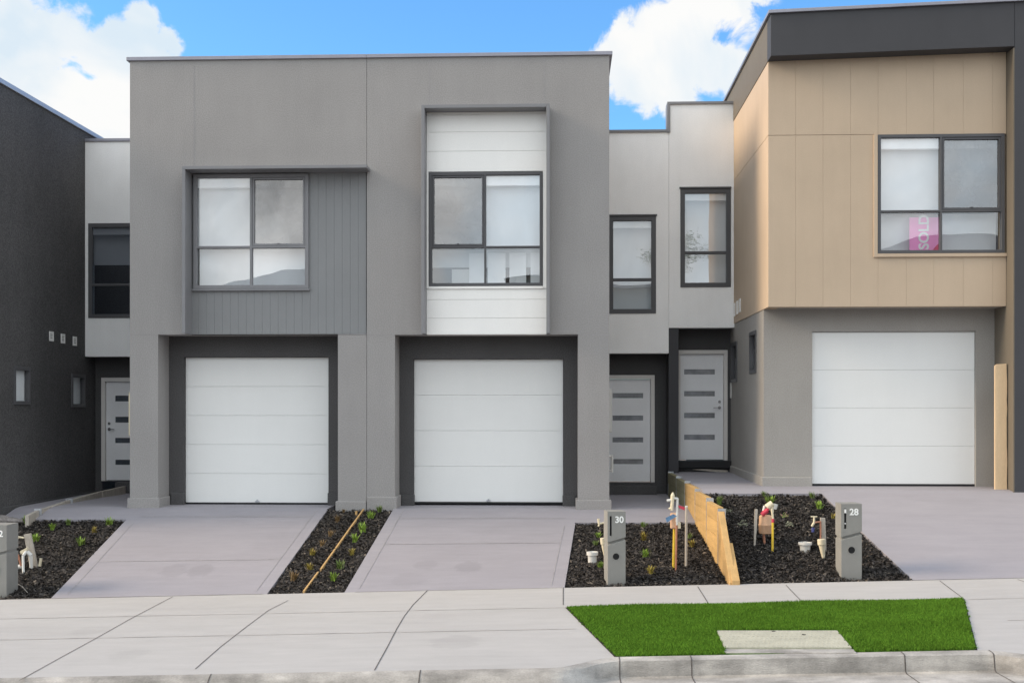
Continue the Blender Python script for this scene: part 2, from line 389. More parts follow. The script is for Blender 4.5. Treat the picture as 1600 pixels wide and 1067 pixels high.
for px in (-150, 325, 655, 968, 1080, 1412, 1552):
    x = XW(px, kback(XW(px, YK))-.1); pr = kprof(x)[1:7]
    for (a, b) in zip(pr, pr[1:]): kj.quad((x-.005, a[1]-.003, a[2]+.003), (x+.005, a[1]-.003, a[2]+.003), (x+.005, b[1]-.003, b[2]+.003), (x-.005, b[1]-.003, b[2]+.003))
kj.build('kerb_joint', joint_dark, kerb, kind='structure')
# joints in the footpath and crossovers
jd, jf = MB(), MB()
for pts in ([(30, 1063), (95, 1027), (150, 997), (205, 966), (270, 932)], [(305, 1045), (345, 1010), (385, 979), (420, 953), (450, 938)], [(585, 1047), (605, 1011), (620, 982), (632, 962), (645, 945), (668, 922)], [(880, 917.5), (880, 945)]):
    strip(jd, [kx(*p) for p in pts], .0095, zpave, .004)
for pts in ([(1090, 916), (1107, 943)], [(1228, 914), (1255, 942)], [(1468, 907), (1508, 937)], [(1590, 905), (1700, 945)]): strip(jd, [kx(*p) for p in pts], .009, zpave, .004)
for yy in (YGR, 12.85):
    strip(jf, [(-12.8, yy+.02), (GL0[0] if yy > 14 else GL0[0]+.1, yy)], .013, zpave, .004)
    strip(jf, [(GR0[0]+.05, yy), (11.8, yy)], .013, zpave, .004)
fp = bpy.data.objects['footpath']
jd.build('joint', joint_dark, fp, kind='structure'); jf.build('joint', joint_faint, fp, kind='structure')
ed = MB(); strip(ed, [GL0, GL1], .03, zpave, .004); strip(ed, [GR0, GR1], .03, zpave, .004)
ed.build('soil_edge', soil, fp, kind='structure')
ef = MB(); strip(ef, [(-7.3, YB+.002), (-3.9, YB+.002)], .014, zpave, .005); strip(ef, [(-2.7, YB+.002), (0, YB+.002)], .012, zpave, .005); strip(ef, [(4.4, YB+.002), (12, YB+.002)], .012, zpave, .005)
ef.build('joint', joint_faint, fp, kind='structure')

# driveways and entry paths
def line(px0, py0, px1, py1, yend=YB):
    a = gpt(px0, py0); b = gpt(px1, py1); return [(a.x, a.y), (b.x, b.y)]
X32L, X30R = XW(203, 19.5), XW(952, 19.5); XPW = XW(573, 19.5)
L1a, L1b = gpt(198, 811), (XW(79, YB), YB)
R1a, R1b = gpt(522, 789), (XW(417, YB), YB)
L2a, L2b = gpt(617, 792), (XW(538, YB), YB)
R2a, R2b = gpt(899, 816), (XW(882, YB), YB)
D1L = [(L1a.x, 23.2), (L1a.x, L1a.y), L1b]; D1R = [(R1a.x+.06, 23.2), (R1a.x+.02, R1a.y), R1b]
D2L = [(L2a.x+.06, 23.2), (L2a.x+.02, L2a.y), L2b]; D2R = [(R2a.x, 23.2), (R2a.x, R2a.y), R2b]
lot32 = lambda x, y: lot(min(x, 2.0), y)
struct('driveway', ruled((D1L, D1R), lot32, rows=60), drive_conc)
struct('driveway.001', ruled((D2L, D2R), lot32, rows=60), drive_conc)
lot28 = lambda x, y: lot(max(x, 2.1), y)
B28 = gpt(1284, 771); L3b = (XW(1427, YB), YB)
struct('driveway.002', ruled(([(B28.x, 23.2), (B28.x, B28.y), L3b], [(9.5, 23.2), (9.5, YB)]), lot28, rows=60), drive_conc)
struct('entry_path', ruled(([(-9.0, 23.2), (-9.0, L1a.y)], [(L1a.x, 23.2), (L1a.x, L1a.y)]), lot32, dz=-.0), drive_conc)
XRW0, XRW1 = 1.965, 2.15                                   # retaining wall line, back and front
def xrw(y): return XRW1+(XRW0-XRW1)*(y-15.5)/(22.4-15.5)
struct('entry_path.001', ruled(([(R2a.x, 23.2), (R2a.x, R2a.y)], [(xrw(23.2), 23.2), (xrw(R2a.y), R2a.y)]), lot32), drive_conc)
struct('entry_path.002', ruled(([(xrw(23.2)+.05, 23.2), (xrw(B28.y)+.05, B28.y)], [(B28.x, 23.2), (B28.x, B28.y)]), lot28), drive_conc)
struct('side_path', ruled(([(-13, 23.2), (-13, YB)], [(-9.03, 23.2), (-9.03, YB)]), lot32, rows=60), drive_conc)
dj = MB()
def cross(E0, E1, Y, f):
    def at(E):
        for (xa, ya), (xb, yb) in zip(E, E[1:]):
            if ya >= Y >= yb: return xa+(xb-xa)*(ya-Y)/(ya-yb)
    strip(dj, [(at(E0)+.16, Y), (at(E1)-.16, Y)], .014, f, .004)
for Y in (18.9, 17.55): cross(D2L, D2R, Y, lot32)
cross(D1L, D1R, 16.9, lot32); cross(D1L, D1R, 19.0, lot32)
for E, s in ((D1L, .17), (D1R, -.17), (D2L, .17), (D2R, -.17)):
    strip(dj, [(E[1][0]+s, E[1][1]-.2), (E[2][0]+s, E[2][1]+.12)], .010, lot32, .004)
dj.build('tooled_joint', joint_drive, bpy.data.objects['driveway'], kind='structure')

# garden beds: soil base (structure) with bark chips (stuff)
def polyin(p, poly):
    c = False; n = len(poly)
    for i in range(n):
        (x1, y1), (x2, y2) = poly[i], poly[(i+1) % n]
        if (y1 > p[1]) != (y2 > p[1]) and p[0] < (x2-x1)*(p[1]-y1)/(y2-y1)+x1: c = not c
    return c
def bedmesh(poly, f, step=.09):
    xs = np.arange(min(p[0] for p in poly), max(p[0] for p in poly)+step, step); ys = np.arange(min(p[1] for p in poly), max(p[1] for p in poly)+step, step)
    return xs, ys
def chips(poly, f, density, label, cat):
    x0, x1 = min(p[0] for p in poly), max(p[0] for p in poly); y0, y1 = min(p[1] for p in poly), max(p[1] for p in poly)
    n = int((x1-x0)*(y1-y0)*density); V = []; Fc = []; mi = []
    for _ in range(n):
        x, y = random.uniform(x0, x1), random.uniform(y0, y1)
        if not polyin((x, y), poly): continue
        z = f(x, y)+random.uniform(-.012, .022)+.012*math.sin(x*7+y*3)*math.sin(y*9)
        L = random.uniform(.010, .032); W = L*random.uniform(.25, .6); T = random.uniform(.003, .008)
        R = Matrix.Rotation(random.uniform(0, 6.28), 3, 'Z') @ Matrix.Rotation(random.gauss(0, .45), 3, 'Y') @ Matrix.Rotation(random.gauss(0, .5), 3, 'X')
        b = len(V); k = random.uniform(.3, 1)
        for (a, c, d) in ((-L, -W*k, 0), (L*.8, -W, 0), (L, W*k, 0), (-L*.7, W, 0), (0, 0, T)):
            q = R @ Vector((a, c, d)); V.append((x+q.x, y+q.y, z+q.z))
        Fc += [(b, b+1, b+4), (b+1, b+2, b+4), (b+2, b+3, b+4), (b+3, b, b+4)]
        mi += [1 if random.random() < .10 else 0]*4
    me = bpy.data.meshes.new('bark_mulch'); me.from_pydata(V, [], Fc); me.materials.append(chip_dark); me.materials.append(chip_pale)
    me.polygons.foreach_set('material_index', mi)
    o = bpy.data.objects.new('bark_mulch', me); link(o, None, label, cat, None, 'stuff')
def bed(edges, f, label, dz=-.035, density=2600):
    L, R = edges
    struct('garden_bed', ruled((L, R), f, dz=dz, rows=40), soil)
    chips([*L, *reversed(R)], lambda x, y: f(x, y)+dz+.012, density, label, 'mulch')
bed(([(-9.02, L1a.y-.01), (-9.02, YB+.005)], [(L1a.x-.01, L1a.y-.01), (L1b[0]-.01, YB+.005)]), lot32, 'dark bark mulch in the bed left of the left driveway')
XE0, XE1 = XW(569, 19.38), XW(473, YB)
bed(([(R1a.x+.03, 19.42), (R1a.x+.02, R1a.y-.01), (R1b[0]+.01, YB+.005)], [(L2a.x-.02, 19.42), (L2a.x-.01, L2a.y-.01), (L2b[0]-.01, YB+.005)]), lot32, 'dark bark mulch in the narrow strip between the two driveways')
bed(([(R2a.x+.01, R2a.y-.01), (R2b[0]+.01, YB+.005)], [(xrw(R2a.y)-.04, R2a.y-.01), (XRW1-.03, YB+.005)]), lot32, 'dark bark mulch in the bed around letterbox 30')
bed(([(xrw(B28.y)+.05, B28.y-.01), (XRW1+.05, YB+.005)], [(B28.x-.01, B28.y-.01), (L3b[0]-.01, YB+.005)]), lot28, 'dark bark mulch in the sloping bed around letterbox 28')

# lawn
LAWN = [GL0, GR0, GR1, GL1]
struct('lawn_base', ruled(([(GL0[0]+.01, YGR-.01), (GL1[0]+.01, YK+.01)], [(GR0[0]-.01, YGR-.01), (GR1[0]-.01, YK+.01)]), zpave, dz=.004), grass_base)
lid = [kx(1120, 988), kx(1308, 988), kx(1336, 1021), kx(1135, 1021)]
def grass():
    N = 330000
    x = rng.uniform(GL0[0], max(GR0[0], GR1[0]), N); y = rng.uniform(YK+.005, YGR-.005, N)
    t = (YGR-y)/(YGR-YK); xl = GL0[0]+(GL1[0]-GL0[0])*t; xr = GR0[0]+(GR1[0]-GR0[0])*t
    lt = (lid[0][1]-y)/(lid[0][1]-YK)
    lx0 = lid[0][0]+(lid[3][0]-lid[0][0])*lt; lx1 = lid[1][0]+(lid[2][0]-lid[1][0])*lt
    wob = .015*np.sin(y*23)+.01*np.sin(y*61+1)
    ok = (x > xl+.006+1.4*wob*np.sin(y*97)) & (x < xr-.006-1.4*wob*np.sin(y*83)) & ~((x > lx0-.01-wob) & (x < lx1+.01+wob) & (y < lid[0][1]+.01+.012*np.sin(x*31)))
    x, y = x[ok], y[ok]; n = len(x); z = -2.331+.0275*x-.016*(YB-y)+.006
    a = rng.uniform(0, 2*np.pi, n); h = rng.uniform(.016, .036, n)*(1+.25*np.sin(x*3.1+y*1.7)*np.sin(y*4.1)); w = rng.uniform(.0025, .0048, n); lean = rng.uniform(0, .026, n); b = rng.uniform(0, 2*np.pi, n)
    V = np.empty((n, 3, 3)); dx, dy = np.cos(a)*w, np.sin(a)*w
    V[:, 0] = np.stack([x-dx, y-dy, z], 1); V[:, 1] = np.stack([x+dx, y+dy, z], 1); V[:, 2] = np.stack([x+np.cos(b)*lean, y+np.sin(b)*lean, z+h], 1)
    me = bpy.data.meshes.new('lawn'); me.vertices.add(3*n); me.vertices.foreach_set('co', V.reshape(-1))
    me.loops.add(3*n); me.loops.foreach_set('vertex_index', np.arange(3*n, dtype=np.int32))
    me.polygons.add(n); me.polygons.foreach_set('loop_start', np.arange(0, 3*n, 3, dtype=np.int32)); me.polygons.foreach_set('loop_total', np.full(n, 3, dtype=np.int32))
    me.update(); me.validate(); me.materials.append(grass_m)
    o = bpy.data.objects.new('lawn', me); link(o, None, 'bright green mown lawn on the nature strip by the kerb', 'grass', None, 'stuff')
grass()
# service pit lid in the lawn
c = Vector((sum(p[0] for p in lid)/4, sum(p[1] for p in lid)/4, 0)); c.z = zpave(c.x, c.y)
pit = thing('service_pit', c, 'pale concrete service pit lid set in the lawn against the kerb', 'pit lid')
fr = YK+.14
def lp(u, t):                                             # u across, t back to front
    a = Vector(lid[0]).lerp(Vector(lid[3]), t); b = Vector(lid[1]).lerp(Vector(lid[2]), t); q = a.lerp(b, u); return (q.x, q.y, zpave(q.x, q.y)+.012)
mb = MB(); q = [lp(0, 0), lp(1, 0), lp(1, .82), lp(0, .82)]; mb.prism([Vector(p)+Vector((0, 0, .012)) for p in q], (0, 0, -.10))
for k in range(24):
    for r in range(7):
        u = .04+.92*(k+.5*(r % 2))/23.5; t = .06+.70*r/6; p = Vector(lp(u, t)); mb.box(p.x-.012, p.x+.010, p.y-.012, p.y+.010, p.z+.010, p.z+.014)
mb.build('lid', pit_conc, pit)
mb = MB(); q = [lp(-.012, .84), lp(1.012, .84), lp(1.012, .995), lp(-.012, .995)]; mb.prism(q, (0, 0, -.10)); mb.build('collar', kerb_conc, pit, bevel=.005)
p = Vector(lp(.47, .05)); MB().lathe((p.x, p.y, p.z+.009), [(.02, 0), (.02, .006)]).build('lifting_hole', dark_void, pit)
p = Vector(lp(.70, .22)); MB().lathe((p.x, p.y, p.z+.009), [(.02, 0), (.02, .006)]).build('lifting_hole', dark_void, pit)

# ------------------------------------------------------------------ house pieces
def window(root, x0, x1, z0, z1, Y, mulls=(), trans=None, sash=(), blind='cloth', lower='none', screen=(), fm=None, fw=.05, label=None, gm=None, blind_drop=None, deep=.09):
    """aluminium window in the XZ plane; the outer frame is the part, panes and blinds are its sub-parts"""
    fm = fm or frame_grey; gm = gm or glass; m2 = fw*.62
    xs = [x0+fw]; rs = []
    for m in mulls: rs.append((xs[-1], m-m2/2)); xs.append(m+m2/2)
    rs.append((xs[-1], x1-fw))
    zr = [(z0+fw, z1-fw)] if trans is None else [(z0+fw, trans-m2/2), (trans+m2/2, z1-fw)]
    mb = MB(); holes = [(a, b, c, d) for (a, b) in rs for (c, d) in zr]
    holed(mb, 'y', x0, x1, z0, z1, Y, Y+deep, holes)
    w = mb.build('window', fm, root, bevel=.004)
    if label: w['label'] = label
    tr = len(zr)-1
    for i, (a, b) in enumerate(rs):
        for j, (c, d) in enumerate(zr):
            g = MB().quad((a, Y+.05, c), (b, Y+.05, c), (b, Y+.05, d), (a, Y+.05, d)); g.build('pane', gm, w)
            if (i, j) in sash:
                s = MB(); holed(s, 'y', a+.004, b-.004, c+.004, d-.004, Y+.012, Y+.045, [(a+.036, b-.036, c+.036, d-.036)]); s.box((a+b)/2-.02, (a+b)/2+.02, Y-.004, Y+.011, c+.030, c+.042)
                s.build('sash', fm, w, bevel=.003)
            if (i, j) in screen:
                MB().quad((a+.03, Y+.058, c+.03), (b-.03, Y+.058, c+.03), (b-.03, Y+.058, d-.03), (a+.03, Y+.058, d-.03)).build('fly_screen', screen_m, w)
    X0, X1 = x0+.02, x1-.02
    if blind:
        zb = zr[tr][0]-.01 if blind_drop is None else blind_drop
        bm_ = blind_cloth
        MB().box(X0, X1, Y+.19, Y+.194, zb, z1-.20).build('blind', bm_, w)
        MB().box(X0, X1, Y+.065, Y+.17, z1-.21, z1+.02).build('blind_pelmet', blind_white, w)
    return w

def garage_door(root, x0, x1, z0, z1, Y, n, lug=True):
    mb = MB(); g = .0035; h = (z1-z0)/n
    for k in range(n): mb.box(x0, x1, Y, Y+.035, z0+k*h+g/2, z0+(k+1)*h-g/2)
    mb.box(x0+.002, x1-.002, Y+.012, Y+.05, z0+.001, z1-.001)
    d = mb.build('garage_door', garage_paint, root, bevel=.0025)
    if lug:
        xc = (x0+x1)/2; MB().box(xc-.035, xc+.035, Y-.02, Y-.001, z0+.012, z0+.032).tube((xc, Y-.012, z0+.03), (xc, Y-.012, z0+.055), .014).build('lift_handle', galv, d)
    MB().box(x0, x1, Y-.006, Y+.03, z0-.03, z0).build('bottom_seal', black_rubber, d)
    return d

def front_door(root, x0, x1, z0, z1, Y, handle_x, slots, hand=1, sg=None):
    """x0..x1 outside of the frame; slots: (xa, xb, za, zb)"""
    fw = .075; mb = MB(); holed(mb, 'y', x0, x1, z0, z1, Y-.03, Y+.12, [(x0+fw, x1-fw, z0-1, z1-fw)]); mb.f = mb.f
    fr = mb.build('door_frame', door_frame_paint, root, bevel=.004)
    mb = MB(); lx0, lx1, lz1 = x0+fw+.004, x1-fw-.004, z1-fw-.004
    holed(mb, 'y', lx0, lx1, z0+.012, lz1, Y+.03, Y+.07, slots)
    d = mb.build('front_door', door_paint, root, bevel=.002)
    for (a, b, c, e) in slots:
        MB().box(a+.001, b-.001, Y+.045, Y+.055, c+.001, e-.001).build('glass_slot', sg or slot_glass_grey, d)
    if handle_x is not None:
        hz = z0+1.0
        MB().tube((handle_x, Y+.03, hz), (handle_x, Y+.015, hz), .030, n=18).tube((handle_x, Y+.018, hz), (handle_x, Y-.03, hz), .011).tube((handle_x+.008*hand, Y-.03, hz), (handle_x-.12*hand, Y-.032, hz-.004), .010).build('door_handle', chrome, d, smooth=True)
        MB().tube((handle_x, Y+.03, hz+.11), (handle_x, Y+.010, hz+.11), .026, n=18).tube((handle_x, Y+.012, hz+.11), (handle_x, Y+.0, hz+.11), .015).build('deadlock', chrome, d, smooth=True)
    return d
slot_glass_grey = mat('grey_slot_glass', (.24, .24, .25), .12, .2, 3, 5, .3, spec=.6)
slot_glass = mat('frosted_slot_glass', (.075, .085, .10), .08, .25, 3, 5, .35, spec=.9)

def plinth(root, m, spans, z0, z1, name='plinth'):
    for (x0, x1, y0, y1) in spans: MB().box(x0, x1, y0, y1, z0, z1).build(name, m, root, bevel=.012)

YF, YG, YL, YD = 19.5, 20.05, 22.45, 22.95
ZSO = ZW(522, 573, YF)                                     # soffit over the garages
ZTOP = ZW(91, 573, YF)
GRD = -1.95
BACK = 31.0
HG = 'townhouses in the row'
# ---------------- townhouse 32: left half of the grey pair
h32 = thing('townhouse', (-5.2, YF, -1.66), 'grey rendered townhouse with a grey boarded panel and hood, left half of the central pair', 'house', HG)
h30 = thing('townhouse', (-1.2, YF, -1.66), 'grey rendered townhouse with a tall white framed bay, right half of the central pair', 'house', HG)
g1, g2 = XW(247, YF), XW(528, YF); g3, g4 = XW(617, YF), XW(903, YF)
xa, xb = X32L, XPW-.003
cx0, cx1, cz1 = XW(297, YF), XPW-.004, ZW(266, 440, YF)     # boarded panel
mb = MB(); holed(mb, 'y', xa, xb, GRD, ZTOP, YF, YF+.28, [(g1, g2, GRD, ZSO), (cx0, cx1+.2, ZSO-.01, cz1)])
mb.build('front_wall', render_grey, h32)
MB().box(xa, g1, YF+.281, YG, GRD, ZSO).build('pillar', render_grey, h32); MB().box(g2, XPW-.003, YF+.281, YG, GRD, ZSO).build('pillar', render_grey, h32)
MB().box(g1-.02, xb, YF+.05, YG+.3, ZSO+.003, ZSO+.14).build('soffit', render_grey, h32)
MB().box(xa+.004, xa+.25, YF+.281, BACK, ZSO+.002, ZTOP-.02).box(xa+.004, xa+.25, YG, BACK, GRD, ZSO+.001).build('side_wall', render_grey, h32)
MB().box(xa-.05, xb, YF-.035, YF+.30, ZTOP-.005, ZTOP+.055).box(xa-.05, xa+.28, YF+.301, BACK, ZTOP-.005, ZTOP+.053).build('parapet_capping', cap_metal, h32, bevel=.005)
MB().box(xa+.1, xb, YF+.28, BACK, ZTOP-.5, ZTOP-.3).build('roof', cap_metal, h32)
for bx_ in ((XW(303, YF)-.003, XW(303, YF)+.003, cz1+.05, ZTOP-.01), (xa, g1, ZSO-.004, ZSO+.003), (g2, xb, ZSO-.004, ZSO+.003)):
    MB().box(bx_[0], bx_[1], YF-.0022, YF+.01, bx_[2], bx_[3]).build('control_joint', joint_drive, h32)
# boards
mb = MB(); bw = .132; wx0, wx1, wz0, wz1 = XW(302, YF), XW(482, YF), ZW(451, 390, YF), ZW(272, 390, YF)
x = cx0
while x < cx1-.02:
    e = min(x+bw, cx1)
    for (za, zb) in ([(ZSO+.004, cz1)] if (e < wx0 or x > wx1) else [(ZSO+.004, wz0+.01), (wz1-.01, cz1)]):
        if x < wx1 < e and za > 0 and False: pass
        mb.box(x+.0008, e-.0008, YF+.03, YF+.06, za, zb)
    x = e
mb.box(wx1-.02, wx1+.14, YF+.034, YF+.06, wz0, wz1)
mb.build('board_cladding', grey_board, h32, bevel=.0015)
mb = MB(); holed(mb, 'y', cx0, cx1, ZSO+.003, cz1, YF+.058, YF+.2, [(wx0+.015, wx1-.015, wz0+.015, wz1-.015)]); mb.build('cladding_backing', grey_board, h32)
YH = YF-.34
hx0, hx1, hz = XW(284, YH), XW(573, YH), ZW(258.5, 430, YH)
MB().box(hx0, hx1, YH, YF+.03, hz-.052, hz).build('hood', frame_grey, h32, bevel=.004)
MB().box(hx0, hx0+.055, YH+.002, YF+.03, ZSO-.0, hz-.0525).build('fin', frame_grey, h32, bevel=.004)
w = window(h32, wx0, wx1, wz0, wz1, YF-.005, [XW(392, YF)], ZW(386, 390, YF), sash=[(1, 1)], screen=[(1, 1)], label='grey four-pane window set in the grey boards', fw=.058)
MB().box(wx0+.02, wx1-.02, YF+.30, YF+.303, wz0-.05, ZW(386, 390, YF)).build('added_backing', blind_white, w)  # white sheet added behind the lower panes to lighten them
MB().box(wx0-.02, wx1+.02, YF-.02, YF+.06, wz0-.035, wz0-.003).build('window_sill', frame_grey, h32, bevel=.003)
# garage
dx0, dx1 = XW(290, YG+.1), XW(515, YG+.1); dz1, dz0 = ZW(558, 400, YG+.1), ZW(785, 400, YG+.1)
mb = MB(); holed(mb, 'y', g1-.05, g2+.05, GRD, ZSO+.02, YG, YG+.22, [(dx0, dx1, GRD, dz1)]); mb.build('garage_surround', dark_render, h32)
garage_door(h32, dx0+.003, dx1-.003, dz0, dz1-.004, YG+.10, 5)
zp = ZW(778, 225, YF-.03)
pz = -1.85
plinth(h32, render_grey, [(xa-.035, g1+.035, YF-.035, YF+.35), (g1-.01, g1+.034, YF+.35, YG-.04)], pz, zp)
plinth(h32, render_grey, [(g2-.035, XPW-.006, YF-.035, YG-.04)], pz, ZW(783, 550, YF-.03))
plinth(h32, dark_render, [(g1+.035, dx0+.01, YG-.035, YG+.08), (dx1-.01, g2-.036, YG-.035, YG+.08)], pz, ZW(769, 280, YG))
# entry part
def lightwall(root, x0, x1, z0, z1, wins, nm='entry_wall'):
    mb = MB(); holed(mb, 'y', x0, x1, z0, z1, YL, YL+.25, [(a+.015, b-.015, c+.015, d-.015) for a, b, c, d in wins]); return mb.build(nm, light_render, root)
X34 = -9.06
lz0, lz1 = ZW(557, 170, YL), ZW(221, 170, YL)
ew = (XW(138, YL), XW(138, YL)+.92, ZW(497, 170, YL), ZW(349, 170, YL))
lightwall(h32, X34+.003, xa+.2, lz0, lz1, [ew])
MB().box(X34+.004, xa+.2, YL-.03, YL+.3, lz1-.004, lz1+.05).build('parapet_capping', cap_metal, h32, bevel=.004)
window(h32, *ew, YL-.012, (), ZW(445, 170, YL), fm=frame_metal, blind='dark', blind_drop=lz0+1.75, label='dark narrow window beside the charcoal wall', gm=glass_dark, fw=.075)
MB().box(X34+.003, xa, YL+.251, YD+.2, lz0+.002, lz0+.12).build('soffit', dark_render, h32)
d0 = XW(158, YD-.03); dzt, dzb = ZW(590, 165, YD), ZW(751, 165, YD)
mb = MB(); holed(mb, 'y', X34+.003, xa+.2, GRD, lz0+.01, YD, YD+.2, [(d0+.01, d0+1.0, GRD, dzt-.01)]); mb.build('entry_recess', dark_render, h32)
def slots(px0, px1, pys, Y):
    a, b = XW(px0, Y), XW(px1, Y); return [(a, b, ZW(y1, px0, Y), ZW(y0, px0, Y)) for y0, y1 in pys]
sl = slots(180, 180, [(618, 627), (651, 660), (684, 692), (718, 726)], YD+.03); sl = [(a, a+.52, c, d) for a, b, c, d in sl]
front_door(h32, d0, d0+1.01, dzb, dzt, YD, XW(171, YD+.03), sl, -1, slot_glass)
MB().box(X34+.5, xa+.1, YD-.30, YD+.15, GRD, dzb-.012).box(d0, d0+1.01, YD-.05, YD+.1, dzb-.0118, dzb).build('door_step', dark_render, h32, bevel=.006)
MB().box(xa-.045, xa-.0, YF+.06, YF+.28, ZW(681, 200, YF), ZW(613, 200, YF)).build('meter_box', cream_plastic, h32, bevel=.006)
MB().box(xa, xb, BACK, BACK+.2, GRD, ZTOP).build('rear_wall', render_grey, h32)
# ---------------- townhouse 30: right half
xa2, xb2 = XPW+.003, X30R
bx0, bx1, bz1 = XW(661, YF), XW(856, YF), ZW(168, 760, YF)
mb = MB(); holed(mb, 'y', xa2, xb2, GRD, ZTOP, YF, YF+.28, [(g3, g4, GRD, ZSO-.012), (bx0, bx1, ZSO-.012, bz1)]); mb.build('front_wall', render_grey, h30)
ZS2 = ZSO-.012
MB().box(xa2, g3, YF+.281, YG, GRD, ZS2).build('pillar', render_grey, h30); MB().box(g4, xb2, YF+.281, YG, GRD, ZS2).build('pillar', render_grey, h30)
MB().box(xa2, g4+.02, YF+.06, YG+.3, ZS2+.003, ZS2+.14).build('soffit', render_grey, h30)
MB().box(xb2-.25, xb2-.004, YF+.281, BACK, ZS2+.002, ZTOP-.02).box(xb2-.25, xb2-.004, YG, BACK, GRD, ZS2+.001).build('side_wall', render_grey, h30)
MB().box(XPW+.001, xb2+.05, YF-.035, YF+.30, ZTOP-.005, ZTOP+.055).box(xb2-.28, xb2+.05, YF+.301, BACK, ZTOP-.005, ZTOP+.053).build('parapet_capping', cap_metal, h30, bevel=.005)
MB().box(xa2, xb2-.1, YF+.28, BACK, ZTOP-.5, ZTOP-.3).build('roof', cap_metal, h30)
for bx_ in ((XW(850, YF)-.003, XW(850, YF)+.003, bz1+.08, ZTOP-.01), (XW(671, YF)-.003, XW(671, YF)+.003, bz1+.08, ZTOP-.01), (xa2, g3, ZS2-.012, ZS2-.005), (g4, xb2, ZS2-.012, ZS2-.005)):
    MB().box(bx_[0], bx_[1], YF-.0022, YF+.01, bx_[2], bx_[3]).build('control_joint', joint_drive, h30)
YBX = YF-.30                                                # the projecting surround of the white bay
fx0, fx1, fz1 = XW(658, YBX), XW(859, YBX), ZW(163, 760, YBX)
t = .055
mb = MB(); mb.box(fx0, fx0+t, YBX, YF+.02, ZS2-.0, fz1).box(fx1-t, fx1, YBX, YF+.02, ZS2-.0, fz1).box(fx0+t+.0005, fx1-t-.0005, YBX, YF+.02, fz1-t, fz1-.0005)
mb.build('bay_surround', frame_grey, h30, bevel=.004)
YW = YF-.03
vx0, vx1, vz0, vz1 = XW(670, YW), XW(848, YW), ZW(447, 760, YW), ZW(269, 760, YW)
zt0 = fz1-t; bx = (fx0+t+.002, fx1-t-.002)
def rows(za, zb, cuts):
    mb = MB(); zz = [za]+sorted(cuts)+[zb]
    for a, b in zip(zz, zz[1:]): mb.box(bx[0], bx[1], YW+.01, YW+.045, a+.0015, b-.0015)
    mb.build('board_cladding', white_board, h30, bevel=.003)
rows(vz1+.01, zt0, [ZW(y, 760, YW) for y in (179, 206, 236)])
rows(ZS2-.0, vz0-.045, [ZW(y, 760, YW) for y in (468, 497)])
mb = MB(); mb.box(bx[0], vx0-.004, YW-.002, YW+.045, vz0-.04, vz1+.008).box(vx1+.004, bx[1], YW-.002, YW+.045, vz0-.04, vz1+.008).box(vx0-.003, vx1+.003, YW-.012, YW+.045, vz0-.045, vz0-.004)
mb.build('window_trim', white_board, h30, bevel=.003)
mb = MB(); holed(mb, 'y', bx[0], bx[1], ZS2, zt0, YW+.043, YF+.2, [(vx0+.012, vx1-.012, vz0+.012, vz1-.012)]); mb.build('cladding_backing', white_board, h30)
w = window(h30, vx0, vx1, vz0, vz1, YW-.008, [XW(758, YW)], ZW(386, 760, YW), sash=[(0, 1)], screen=[(0, 1)], label='dark four-pane window between white boards', fm=frame_metal)
zt_ = ZW(386, 760, YW)
mb = MB()
for a, b in ((733, 758), (762, 790), (796, 822), (829, 850)): mb.box(XW(a, YF+.35), XW(b, YF+.35), YF+.34, YF+.36, vz0-.1, zt_-.05)
mb.build('white_panel_blind', blind_white, w)
MB().box(XW(706, YF+.36), XW(733, YF+.36), YF+.365, YF+.38, vz0-.1, ZW(417, 700, YF)).build('inner_wall', inner_wall, w)
MB().box(vx0, vx1, YF+.40, YF+.41, vz0-.2, ZW(416, 700, YF)).build('room_shade_sheet', dark_render, w)  # dark sheet standing in for the unlit depth of the room
MB().box(vx0, vx1, YF+.40, YF+.41, ZW(414, 700, YF), zt_).build('added_backing', blind_cloth, w)  # grey sheet added behind the strip below the transom
dx0, dx1 = XW(647, YG+.1), XW(880, YG+.1); dz1, dz0 = ZW(561, 760, YG+.1), ZW(784, 760, YG+.1)
mb = MB(); holed(mb, 'y', g3-.05, g4+.05, GRD, ZS2+.02, YG, YG+.22, [(dx0, dx1, GRD, dz1)]); mb.build('garage_surround', dark_render, h30)
garage_door(h30, dx0+.003, dx1-.003, dz0, dz1-.004, YG+.10, 4)
plinth(h30, render_grey, [(XPW+.006, g3+.035, YF-.035, YG-.04)], pz, ZW(776, 590, YF-.03))
plinth(h30, render_grey, [(g4-.035, xb2+.035, YF-.035, YG-.04)], pz, ZW(781, 925, YF-.03))
plinth(h30, dark_render, [(g3+.036, dx0+.015, YG-.035, YG+.08), (dx1-.01, g4-.036, YG-.035, YG+.08)], pz, ZW(773, 640, YG))
xs = XW(1045, YL)
lz0, lz1 = ZW(552, 1000, YL), ZW(207, 1000, YL)
ew = (XW(951, YL), XW(1025, YL), ZW(490, 990, YL), ZW(338, 990, YL))
lightwall(h30, xb2-.003, xs-.002, lz0, lz1, [ew])
MB().box(xb2-.003, xs-.035, YL-.03, YL+.3, lz1-.004, lz1+.045).build('parapet_capping', frame_grey, h30, bevel=.004)
w = window(h30, *ew, YL-.012, (), ZW(437, 990, YL), fm=frame_metal, label='tall dark-framed entry window, lower of the two by the tan wall', blind_drop=ew[2], fw=.085)
MB().box(ew[0]-.0, ew[1]+.02, YL-.035, YL+.02, ew[3]+.001, ew[3]+.03).build('window_head', frame_metal, h30, bevel=.003)
MB().box(xb2-.003, xs-.002, YL+.251, YD+.2, lz0+.002, lz0+.12).build('soffit', dark_render, h30)
d1 = XW(1023, YD-.03); dzt, dzb = ZW(586, 1000, YD), ZW(753, 1000, YD)
